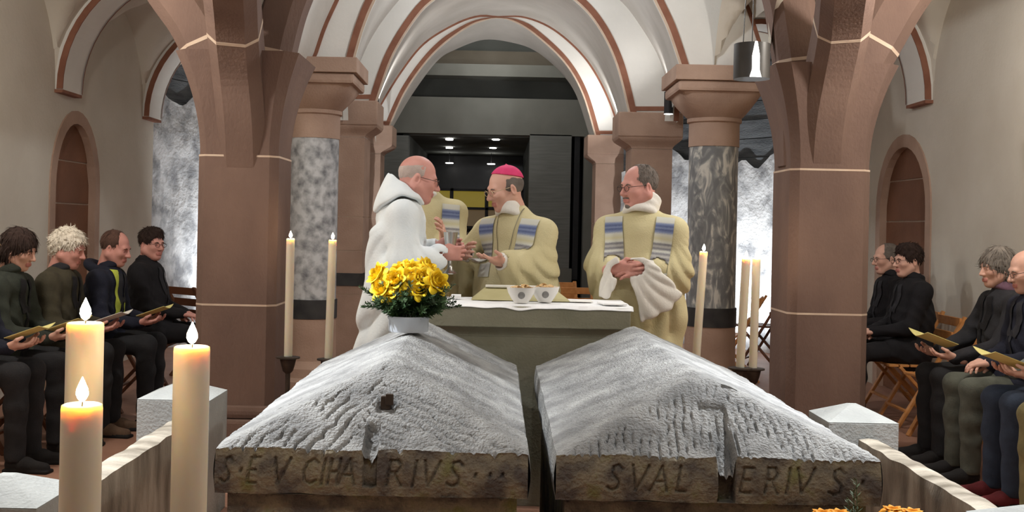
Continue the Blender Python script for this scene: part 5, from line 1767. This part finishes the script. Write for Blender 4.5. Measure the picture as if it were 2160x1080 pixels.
def chasuble(s, sh, el, wr, zn, hem=0.25, wide=1.0):
    s.add(p_cap((0.0, 0, zn - 0.15), (0.0, 0, 1.05), 0.125, 0.165, (1, 0.8, 1)), 0.05)
    s.add(p_cap((0.0, 0, 1.05), (0.0, 0, hem), 0.165, 0.205 * wide, (1, 0.8, 1)), 0.08)
    s.add(p_cap((0, 0, zn - 0.08), (0.0, 0, zn - 0.005), 0.10, 0.072), 0.06)
    for q in (-1, 1):
        s.add(p_cap((0.0, q * 0.05, zn - 0.055), sh[q] + Vector((0, 0, -0.01)), 0.068, 0.066), 0.06)
        s.add(p_cap(sh[q] + Vector((0, 0, -0.01)), el[q], 0.070, 0.088), 0.06)
        # cloth hanging between arm and body
        s.add(p_cap(sh[q].lerp(el[q], 0.4) * 0.85 + Vector((0, 0, -0.05)), el[q] * 0.9 + Vector((0.0, 0, -0.14)), 0.07, 0.075), 0.08)
def chas_folds(zn, k=1.0):
    g1 = radial(0.15, zn - 0.08, 14, 0.013 * k, 1, 0.3, 0.08, 0.4); g2 = radial(-0.15, zn - 0.08, 14, 0.013 * k, 1, 1.3, 0.08, 0.4)
    def f(q):
        t = np.clip((1.15 - q[:, 2]) / 0.6, 0, 1)
        a = np.arctan2(q[:, 1], q[:, 0])
        side = np.clip((np.abs(q[:, 1]) - 0.10) / 0.08, 0, 1)
        return np.where(q[:, 1] > 0, g1(q), g2(q)) * side - 0.016 * t * np.sin(a * 9 + 1.5 * np.sin(q[:, 2] * 4))
    return f

# ---- bishop
def bishop():
    Y = 6.2
    b = P(1087, 478, Y)
    p = standing('bishop with pink skullcap and striped cream chasuble holding out a silver dish', (b.x, Y, 0), math.radians(-122), 'man')
    hp = P(1066, 398, Y)
    R = Matrix.Rotation(-math.radians(-122), 3, 'Z')
    ho = R @ Vector((hp.x - b.x, -0.03, 0)); 
    p.head((ho.x, ho.y, hp.z + 0.0), math.radians(-34), 0.27, 0.0, 1.0, 'ring', H_GREY, mat('thin gold frame', hexc(200, 180, 150), rough=0.3, metal=0.7), H_GREY)
    zn = hp.z - 0.14
    L = lambda px, py, d: R @ (P(px, py, d) - Vector((b.x, Y, 0)))
    sh = {-1: Vector((0.0, -0.185, zn - 0.095)), 1: Vector((0.0, 0.185, zn - 0.095))}
    wr = {1: L(1056, 552, Y - 0.3), -1: L(982, 535, Y - 0.02)}
    el = {1: L(1135, 565, Y - 0.14), -1: elbow(sh[-1], wr[-1], 0.3, 0.28, (0.1, -0.6, -0.7))}
    s = SDF()
    chasuble(s, sh, el, wr, zn, 0.35)
    s2 = SDF(); s2.ops = list(s.ops); s2.disp = chas_folds(zn)
    for q in (-1, 1):
        d = (wr[q] - el[q]).normalized()
        s.add(p_cap(el[q], wr[q] - d * 0.045, 0.088, 0.066), 0.05)
        s.add(p_cap(el[q] + Vector((0, 0, -0.05)), el[q] + Vector((0.0, 0, -0.22)), 0.075, 0.045), 0.07)
        s.add(p_cap(wr[q] - d * 0.08 + Vector((0, 0, -0.05)), wr[q] - d * 0.12 + Vector((0, 0, -0.18)), 0.05, 0.03), 0.07)
        s.sub(p_cap(wr[q] - d * 0.09, wr[q] + d * 0.1, 0.042, 0.05), 0.01)
    # wide sleeve falling in front, from wrist to elbow
    pl = [L(1066, 545, Y - 0.2), L(1110, 535, Y - 0.2), L(1160, 525, Y - 0.2), L(1172, 605, Y - 0.2), L(1120, 618, Y - 0.2), L(1066, 612, Y - 0.2)]
    A_, B_ = pl[0], pl[3]
    for k_ in range(7):
        t = k_ / 6
        top = L(1070 + 88 * t, 548 - 8 * t, Y - 0.27 + 0.14 * t); bot = L(1070 + 95 * t, 612, Y - 0.25 + 0.13 * t)
        s.add(p_cap(top, bot, 0.032, 0.026), 0.045)
    d = (wr[1] - el[1]).normalized()
    s.sub(p_cap(wr[1] - d * 0.05, wr[1] + d * 0.1, 0.04, 0.05), 0.01)
    s.disp = chas_folds(zn)
    sdf_obj('chasuble', s, 0.0105, M_CHAS, p.e)
    # alb below and its cuffs
    a = SDF(); a.add(p_cap((0, 0, 0.6), (0, 0, 0.08), 0.19, 0.24, (1, 0.85, 1)), 0.02); a.disp = lambda q: -0.014 * np.sin(np.arctan2(q[:, 1], q[:, 0]) * 11)
    a.cut(p_plane((0, 0, -1), -0.03)); sdf_obj('alb', a, 0.02, M_ALB2, p.e)
    for q in (-1, 1):
        d = (wr[q] - el[q]).normalized()
        c = SDF(); c.add(p_cap(wr[q] - d * 0.12, wr[q] - d * 0.015, 0.05, 0.05), 0.01); c.sub(p_cap(wr[q] - d * 0.04, wr[q] + d * 0.1, 0.038), 0.004); c.disp = fold(0.003, 50, 30)
        c.add(p_cap(wr[q] - d * 0.05 + Vector((0, 0, -0.03)), wr[q] - d * 0.07 + Vector((0, 0, -0.10)), 0.03, 0.02), 0.03)
        sdf_obj('cuff', c, 0.008, M_ALB2, p.e)
    k = SDF(); k.add(p_tor((ho.x * 0.5, ho.y * 0.4, zn - 0.02), 0.074, 0.012, -0.45), 0.02); k.add(p_tor((ho.x * 0.7, ho.y * 0.6, zn + 0.012), 0.060, 0.011, -0.4), 0.04); k.add(p_tor((ho.x * 0.75, ho.y * 0.65, zn + 0.042), 0.058, 0.010, -0.35), 0.03); k.add(p_tor((ho.x * 0.8, ho.y * 0.75, zn + 0.058), 0.057, 0.007, -0.5), 0.03); k.disp = fold(0.002, 40, 20)
    sdf_obj('amice', k, 0.008, M_ALB2, p.e)
    for q in (-1, 1):
        band_on(p, s, [(q * 0.14, zn - 0.03), (q * 0.135, zn - 0.1), (q * 0.125, zn - 0.2), (q * 0.115, zn - 0.36)], 0.105, STRIPE, 'orphrey_band', p.e, under=s2)
    # skullcap
    hv = SDF(); hv.add(p_ell((-0.016, 0, 0.034), (0.1035, 0.0835, 0.0965)), 0.01); hv.add(p_ell((-0.038, 0, 0.128), (0.006, 0.006, 0.008)), 0.006); hv.cut(p_plane((0.38, 0, -1), -0.072))
    v, f = hv.mesh(0.0045); raw_obj('skullcap', v @ p.hR.T + p.hc, f, M_PINK, p.e)
    # chain of the pectoral cross
    pts = [(q, z) for q, z in ((0.075, zn + 0.03), (0.06, zn - 0.1), (0.03, zn - 0.26), (0.0, zn - 0.34), (-0.02, zn - 0.26), (-0.05, zn - 0.1), (-0.07, zn + 0.03))]
    band_on(p, s, pts, 0.004, mat('dull chain', hexc(128, 122, 104), rough=0.4, metal=0.5), 'cross_chain', p.e, under=s2, off=0.005, n=50, nw=2)
    dl = (wr[1] - el[1]).normalized(); dr = (wr[-1] - el[-1]).normalized()
    p.hand(1, wr[1], dl + Vector((0, 0, 0.05)), (0, 0, 1), 'flat')
    p.hand(-1, wr[-1], dr, R @ Vector((0.3, -0.9, 0.2)), 'relaxed')
    std_core(p, sh, el, wr, zn); std_shoes(p)
    p.body()
bishop()

# ---- priest with folded hands
def priest_right():
    Y = 6.15
    b = P(1352, 478, Y); rz = math.radians(-104)
    p = standing('balding bearded priest in cream chasuble with hands folded at the altar end', (b.x, Y, 0), rz, 'heavy', M_SKINR)
    R = Matrix.Rotation(-rz, 3, 'Z')
    hp = P(1346, 394, Y); ho = R @ Vector((hp.x - b.x, -0.03, 0))
    p.head((ho.x, ho.y, hp.z + 0.0), math.radians(-48), 0.10, 0, 1.0, 'receding', H_GREY, M_GLASSES, H_GREY)
    # goatee
    g = SDF(); g.add(p_ell((0.07, 0, -0.106), (0.026, 0.03, 0.024)), 0.02); g.add(p_cap((0.093, -0.022, -0.06), (0.093, 0.022, -0.06), 0.006), 0.015); g.sub(p_cap((0.1, -0.016, -0.071), (0.1, 0.016, -0.071), 0.008), 0.004)
    v, f = g.mesh(0.005); raw_obj('goatee', v @ p.hR.T + p.hc, f, H_GREY, p.e)
    zn = hp.z - 0.14
    L = lambda px, py, d: R @ (P(px, py, d) - Vector((b.x, Y, 0)))
    sh = {-1: Vector((0.0, -0.185, zn - 0.095)), 1: Vector((0.0, 0.185, zn - 0.095))}
    wr = {1: L(1352, 566, Y - 0.24), -1: L(1300, 570, Y - 0.24)}
    el = {1: L(1424, 570, Y - 0.06), -1: L(1272, 560, Y - 0.05)}
    s = SDF()
    chasuble(s, sh, el, wr, zn, 0.3)
    s2 = SDF(); s2.ops = list(s.ops); s2.disp = chas_folds(zn)
    for q in (-1, 1):
        s.add(p_cap(el[q], el[q].lerp(wr[q], 0.6), 0.085, 0.062), 0.06)
    s.add(p_cap(L(1405, 590, Y - 0.06), L(1408, 650, Y - 0.06), 0.085, 0.05), 0.07)
    s.add(p_cap(L(1272, 580, Y - 0.05), L(1276, 640, Y - 0.05), 0.06, 0.04), 0.07)
    s.disp = chas_folds(zn)
    sdf_obj('chasuble', s, 0.0105, M_CHAS, p.e)
    # wide white sleeves falling from the wrists
    for q, pg, dd in ((1, [(1331, 547), (1358, 546), (1386, 566), (1434, 620), (1412, 650), (1356, 676), (1347, 640), (1333, 590)], 0.27),
                      (-1, [(1302, 544), (1308, 560), (1298, 595), (1286, 625), (1266, 626), (1270, 590), (1284, 556)], 0.255)):
        pts_ = [L(x0, y0, Y - dd) for x0, y0 in pg]
        yz = [(v_.y, v_.z) for v_ in pts_]
        xm = float(np.mean([v_.x for v_ in pts_]))
        a = SDF(); a.add(p_poly(yz, xm + 0.02, 0.006, 1.6 if q > 0 else 3.0, pts_[0].y), 0.02)
        a.add(p_cap(wr[q] + (el[q] - wr[q]) * 0.12, wr[q] + (el[q] - wr[q]) * 0.5, 0.046, 0.05), 0.04)
        ra_ = radial(pts_[0].y, pts_[0].z, 12, 0.006, 1, 0.5, 0.03, 0.2)
        a.disp = ra_
        a.sub(p_cap(wr[q] + (el[q] - wr[q]) * 0.15, wr[q] - (el[q] - wr[q]) * 0.3, 0.038, 0.045), 0.01)
        sdf_obj('alb_sleeve', a, 0.0075, M_ALB2, p.e)
    a = SDF(); a.add(p_cap((0, 0, 0.6), (0, 0, 0.08), 0.18, 0.24, (1, 0.85, 1)), 0.02); a.disp = lambda q: -0.014 * np.sin(np.arctan2(q[:, 1], q[:, 0]) * 11)
    a.cut(p_plane((0, 0, -1), -0.03)); sdf_obj('alb', a, 0.02, M_ALB2, p.e)
    k = SDF(); k.add(p_tor((ho.x * 0.5, ho.y * 0.4, zn - 0.012), 0.084, 0.018, -0.4), 0.02); k.add(p_tor((ho.x * 0.6 - 0.012, ho.y * 0.5 + 0.01, zn + 0.03), 0.078, 0.018, -0.5), 0.04); k.add(p_tor((ho.x * 0.6 - 0.025, ho.y * 0.5 + 0.025, zn + 0.065), 0.076, 0.014, -0.6), 0.04); k.disp = fold(0.002, 40, 20)
    sdf_obj('amice', k, 0.008, M_ALB2, p.e)
    for q in (-1, 1):
        band_on(p, s, [(q * 0.145, zn - 0.03), (q * 0.14, zn - 0.1), (q * 0.13, zn - 0.2), (q * 0.115, zn - 0.36)], 0.10, STRIPE, 'orphrey_band', p.e, under=s2)
    p.hand(1, wr[1], R @ Vector((-0.9, -0.25, -0.1)), R @ Vector((0, 0.8, -0.4)), 'relaxed')
    p.hand(-1, wr[-1], R @ Vector((0.9, -0.35, 0.0)), R @ Vector((0, 0.8, 0.2)), 'relaxed')
    std_core(p, sh, el, wr, zn); std_shoes(p)
    p.body()
priest_right()

# ---- priest mostly hidden behind the man in white
def priest_hidden():
    Y = 6.75
    b = P(905, 478, Y); rz = math.radians(-80)
    p = standing('priest in striped cream chasuble mostly hidden behind the man in the white hood', (b.x, Y, 0), rz, 'man')
    R = Matrix.Rotation(-rz, 3, 'Z')
    hp = P(884, 372, Y); ho = R @ Vector((hp.x - b.x, 0, 0))
    p.head((ho.x, ho.y, hp.z), 0, 0.1, 0, 0.95, 'receding', H_GREY)
    zn = hp.z - 0.14
    L = lambda px, py, d: R @ (P(px, py, d) - Vector((b.x, Y, 0)))
    sh = {-1: Vector((0.0, -0.17, zn - 0.07)), 1: Vector((0.0, 0.16, zn - 0.07))}
    wr = {1: L(937, 505, Y - 0.25), -1: L(870, 560, Y - 0.25)}
    el = {1: L(955, 530, Y - 0.08), -1: L(845, 540, Y)}
    s = SDF(); chasuble(s, sh, el, wr, zn, 0.3)
    s2 = SDF(); s2.ops = list(s.ops); s2.disp = chas_folds(zn)
    for q in (-1, 1): s.add(p_cap(el[q], el[q].lerp(wr[q], 0.75), 0.08, 0.06), 0.05)
    s.add(p_cap(el[1] + Vector((0, 0, -0.05)), el[1] + Vector((0, -0.03, -0.38)), 0.06, 0.035), 0.06)
    s.disp = chas_folds(zn)
    sdf_obj('chasuble', s, 0.012, M_CHAS, p.e)
    k = SDF(); k.add(p_tor((ho.x * 0.6, ho.y * 0.6, zn + 0.01), 0.075, 0.027, -0.25), 0.02); sdf_obj('amice', k, 0.009, M_ALB2, p.e)
    band_on(p, s, [(0.125, zn - 0.03), (0.12, zn - 0.1), (0.115, zn - 0.2), (0.105, zn - 0.36)], 0.11, STRIPE, 'orphrey_band', p.e, under=s2)
    a = SDF(); a.add(p_cap((0, 0, 0.6), (0, 0, 0.08), 0.19, 0.22, (1, 0.85, 1)), 0.02); a.cut(p_plane((0, 0, -1), -0.03)); sdf_obj('alb', a, 0.025, M_ALB2, p.e)
    p.hand(1, wr[1], R @ Vector((-0.1, -0.5, 0.6)), R @ Vector((-0.8, 0, 0)), 'relaxed'); p.hand(-1, wr[-1], R @ Vector((0.5, -0.6, 0)), (0, 0, -1), 'relaxed')
    std_core(p, sh, el, wr, zn); std_shoes(p)
    p.body()
priest_hidden()

# ---- vessels held
c = P(950, 528, 6.0)
e = empty('chalice', (c.x, 6.0, c.z)); tag(e, 'silver beaker chalice held up by the man in white', 'chalice')
MB().lathe([(0.026, -0.02), (0.028, -0.015), (0.03, 0.02), (0.035, 0.06), (0.04, 0.1), (0.038, 0.1), (0.033, 0.06), (0.028, 0.015), (0.0, 0.01)], n=36).build('cup', M_SILVER, e, True, 50)
MB().lathe([(0.04, -0.13), (0.042, -0.125), (0.015, -0.1), (0.012, -0.06), (0.02, -0.05), (0.012, -0.04), (0.026, -0.02)], n=32).build('foot', M_SILVER, e, True, 50)
c = P(1012, 556, 5.86)
e = empty('paten_dish', (c.x, 5.86, c.z)); tag(e, 'shallow silver dish held on the open hand of the bishop', 'dish')
MB().lathe([(0.02, 0), (0.03, 0.002), (0.055, 0.014), (0.068, 0.026), (0.066, 0.027), (0.052, 0.016), (0.0, 0.008)], n=36).build('dish', M_SILVER, e, True, 50)
MB().lathe([(0.03, 0.012), (0.03, 0.017), (0.0, 0.018)], (0.015, 0, 0), n=24).build('large_host', M_PAPERW, e, True, 40)

# ================================================================== CONGREGATION
C_BLACK = cloth('black wool', 26, 25, 28); C_NAVY = cloth('navy wool', 30, 32, 44); C_DARK = cloth('charcoal wool', 42, 42, 46)
C_OLIVE = cloth('dark olive jacket', 58, 54, 42); C_GREEN = cloth('dark green loden', 46, 50, 44); C_TROU = cloth('dark trousers', 36, 36, 38)
C_JEANS = cloth('blue jeans', 44, 52, 66); C_GREYG = cloth('grey green trousers', 78, 80, 72); C_BROWN = cloth('brown trousers', 58, 48, 40); C_OLIV2 = cloth('khaki trousers', 112, 104, 72)
S_BLACK = cloth('black shoe leather', 30, 28, 28); S_BROWN = cloth('brown suede shoe', 84, 66, 52); S_RED = cloth('dark red shoe leather', 96, 38, 42)
C_SCARF = cloth('lime scarf', 166, 176, 70); C_MAUVE = cloth('mauve scarf', 98, 74, 88); C_GREYSL = cloth('grey green knit', 96, 100, 96)
H_DARK = cloth('dark brown hair', 46, 34, 30); H_WHITE = cloth('white hair', 208, 200, 186, 1.08); H_BLOND = cloth('blond grey hair', 168, 140, 104); H_GREY2 = cloth('grey bob hair', 104, 98, 92, 1.3); H_BROWN = cloth('brown receding hair', 74, 54, 46)
GL = 'people seated along the left aisle'; GR = 'people seated along the right aisle'
def chair_for(x, y, rz, label, wood, g):
    return folding_chair('folding_chair', (x, y, 0), rz, label, wood, g)
def book_hands(seat=0.46, x=0.40, z=0.24, gap=0.10):
    return {-1: ((x - 0.02, -gap, seat + z), (0.85, 0.35, 0.1), (0.1, 0.3, 0.9), 'relaxed'), 1: ((x - 0.02, gap, seat + z), (0.85, -0.35, 0.1), (0.1, -0.3, 0.9), 'relaxed')}
def tow(x, y, rz, lx, ly, lz):
    c_, s_ = math.cos(rz), math.sin(rz)
    return (x + lx * c_ - ly * s_, y + lx * s_ + ly * c_, lz)
# left row (they face the middle, +x)
LROW = [
 dict(y=6.0, x=-3.0, lab='blond woman in dark coat reading at the end of the left row', coat=C_NAVY, tr=C_TROU, sh=S_BLACK, kind='woman', hair='bob', hm=H_BLOND, lean=0.2, pitch=0.25, book=True, yaw=0.0),
 dict(y=6.5, x=-2.98, lab='woman with dark brown bob in dark green coat reading a yellow sheet', coat=C_GREEN, tr=C_TROU, sh=S_BLACK, kind='woman', hair='bob', hm=H_DARK, lean=0.18, pitch=0.3, book=True, yaw=-0.1),
 dict(y=7.0, x=-2.9, lab='white haired man in dark olive jacket looking down', coat=C_OLIVE, tr=C_TROU, sh=S_BROWN, kind='heavy', hair='fluffy', hm=H_WHITE, lean=0.22, pitch=0.25, book=True, yaw=-0.05, bulk=1.15, collar=C_DARK),
 dict(y=7.52, x=-2.79, lab='balding man with lime green scarf holding an open yellow booklet', coat=C_NAVY, tr=C_TROU, sh=S_BROWN, kind='heavy', hair='receding', hm=H_BROWN, lean=0.24, pitch=0.25, book=True, yaw=-0.15, scarf=True, bulk=1.1),
 dict(y=8.3, x=-2.66, lab='dark haired man in black coat sitting upright by the red pillar', coat=C_BLACK, tr=C_BLACK, sh=S_BLACK, kind='heavy', hair='short', hm=H_DARK, lean=-0.02, pitch=0.05, book=False, yaw=-0.55, glasses=True, bulk=1.2),
]
for r in LROW:
    rz = 0.0
    hd = dict(yaw=r['yaw'], pitch=r['pitch'], hair=r['hair'], hair_m=r['hm'], glasses=M_GLASSES if r.get('glasses') else None)
    p = seated(r['lab'], (r['x'], r['y'], 0), rz, r['coat'], r['tr'], r['sh'], r['lean'], hd, book_hands() if r['book'] else None, GL, M_SKINR if r['kind'] == 'heavy' else M_SKIN, r['kind'], collar=r.get('collar', r['coat']), bulk=r.get('bulk', 1.0), shirt=None if r['coat'] is C_GREYSL else (C_DARK if r['coat'] in (C_BLACK, C_NAVY) else C_BLACK))
    if r.get('scarf'):
        for q in (-1, 1):
            band_on(p, p.torso, [(q * 0.075, p.nb.z + 0.0), (q * 0.08, p.nb.z - 0.06), (q * 0.07, p.nb.z - 0.2), (q * 0.065, p.nb.z - 0.36)], 0.055, C_SCARF, 'scarf', p.e, off=0.008)
        h = SDF(); h.add(p_tor((p.nb.x - 0.07, 0, p.nb.z - 0.0), 0.085, 0.036, 0.5), 0.02); sdf_obj('hood', h, 0.01, r['coat'], p.e)
    if r['book']:
        col = 'yellow'
        names = {6.0: 'yellow booklet in the hands of the blond woman', 6.5: 'yellow booklet in the hands of the woman with the dark bob', 7.0: 'white booklet held by the white haired man', 7.52: 'yellow booklet held by the man with the lime scarf'}
        booklet(tow(r['x'], r['y'], rz, 0.45, 0, 0.46 + 0.275), rz - PI / 2, 0.35, 0.11, 0.2, M_PAPERW if r['y'] == 7.0 else M_PAPER, names[r['y']], 'service booklets', 0.2)
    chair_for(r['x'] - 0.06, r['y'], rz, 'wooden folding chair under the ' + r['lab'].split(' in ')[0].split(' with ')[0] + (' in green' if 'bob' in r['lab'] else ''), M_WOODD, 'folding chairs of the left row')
# right row (they face -x)
RROW = [
 dict(y=8.6, x=3.14, lab='grey haired man in glasses half hidden by the man in black', coat=C_BLACK, tr=C_BLACK, sh=S_BLACK, kind='man', hair='receding', hm=H_GREY, lean=0.05, pitch=0.1, book=False, yaw=0.1, glasses=True),
 dict(y=8.02, x=3.06, lab='dark haired young man in glasses and black coat sitting with clasped hands', coat=C_BLACK, tr=C_BLACK, sh=S_BLACK, kind='man', hair='short', hm=H_DARK, lean=-0.02, pitch=0.05, book=False, yaw=0.15, glasses=True, bulk=1.1, collar=C_BLACK),
 dict(y=6.68, x=3.12, lab='woman with grey bob and mauve scarf reading a booklet', coat=C_DARK, tr=C_TROU, sh=S_BLACK, kind='woman', hair='bob', hm=H_GREY2, lean=0.02, pitch=0.1, book='wide', yaw=0.1, collar=C_MAUVE),
 dict(y=6.2, x=3.09, lab='elderly man in glasses and navy coat beside the grey haired woman', coat=C_NAVY, tr=C_GREYG, sh=S_BLACK, kind='heavy', hair='ring', hm=H_GREY, lean=0.06, pitch=0.25, book=False, yaw=0.0, glasses=True),
 dict(y=5.68, x=3.08, lab='person in grey knit, blue jeans and dark red shoes with a yellow booklet', coat=C_GREYSL, tr=C_JEANS, sh=S_RED, kind='man', hair='short', hm=H_GREY, lean=0.06, pitch=0.2, book=True, yaw=0.0),
 dict(y=5.15, x=3.02, lab='person in khaki trousers at the end of the right row', coat=C_OLIVE, tr=C_OLIV2, sh=S_BLACK, kind='man', hair='short', hm=H_GREY, lean=0.05, pitch=0.2, book=False, yaw=0.0),
]
for r in RROW:
    rz = PI
    hd = dict(yaw=r['yaw'], pitch=r['pitch'], hair=r['hair'], hair_m=r['hm'], glasses=M_GLASSES if r.get('glasses') else None)
    hn = None
    if r['book'] == 'wide': hn = book_hands(gap=0.16, x=0.40, z=0.22)
    elif r['book']: hn = book_hands(x=0.36)
    p = seated(r['lab'], (r['x'], r['y'], 0), rz, r['coat'], r['tr'], r['sh'], r['lean'], hd, hn, GR, M_SKIN, r['kind'], collar=r.get('collar', r['coat']), bulk=r.get('bulk', 1.0), shirt=None if r['coat'] is C_GREYSL else (C_DARK if r['coat'] in (C_BLACK, C_NAVY) else C_BLACK))
    if r['book']:
        nm = 'open booklet spread between the hands of the woman with mauve scarf' if r['book'] == 'wide' else 'large yellow booklet held by the person in jeans'
        booklet(tow(r['x'], r['y'], rz, 0.45, 0, 0.46 + 0.27), rz - PI / 2, 0.35, 0.15 if r['book'] == 'wide' else 0.13, 0.2, M_PAPER, nm, 'service booklets', 0.25)
    chair_for(r['x'] + 0.06, r['y'], rz, 'wooden folding chair under the ' + r['lab'].split(' and ')[0].split(',')[0].split(' half hidden')[0].split(' at the end')[0], M_WOOD, 'folding chairs of the right row')
# seated person far behind the clergy
p = seated('person with ruddy face seated far behind between the clergy', (P(985, 500, 9.3).x, 9.45, 0), -PI / 2, C_DARK, C_TROU, S_BLACK, 0.02, dict(pitch=0.2, hair='short', hair_m=H_DARK), None, None, M_SKINR, 'man', collar=C_DARK)
chair_for(P(985, 500, 9.3).x, 9.45, -PI / 2, 'wooden folding chair under the person far behind the clergy', M_WOOD, 'folding chairs beyond the altar')
# empty chairs
chair_for(3.1, 7.33, PI + 0.15, 'empty beech folding chair between the man in black and the grey haired woman', M_WOOD, 'folding chairs of the right row')
def chair_px(px, py, d, rz, label, wood, g='folding chairs beyond the altar'):
    c = P(px, py, d); chair_for(c.x, d, rz, label, wood, g)
chair_px(1215, 640, 10.6, -PI / 2 + 0.1, 'empty beech folding chair between bishop and the priest with folded hands', M_WOOD)
chair_px(1180, 640, 11.6, -PI / 2 + 0.1, 'empty beech folding chair directly behind the one beside the bishop', M_WOOD)
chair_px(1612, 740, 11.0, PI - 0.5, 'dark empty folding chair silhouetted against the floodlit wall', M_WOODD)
chair_px(1552, 740, 9.9, PI - 0.3, 'beech folding chair half hidden behind the pair of slender candles', M_WOOD)
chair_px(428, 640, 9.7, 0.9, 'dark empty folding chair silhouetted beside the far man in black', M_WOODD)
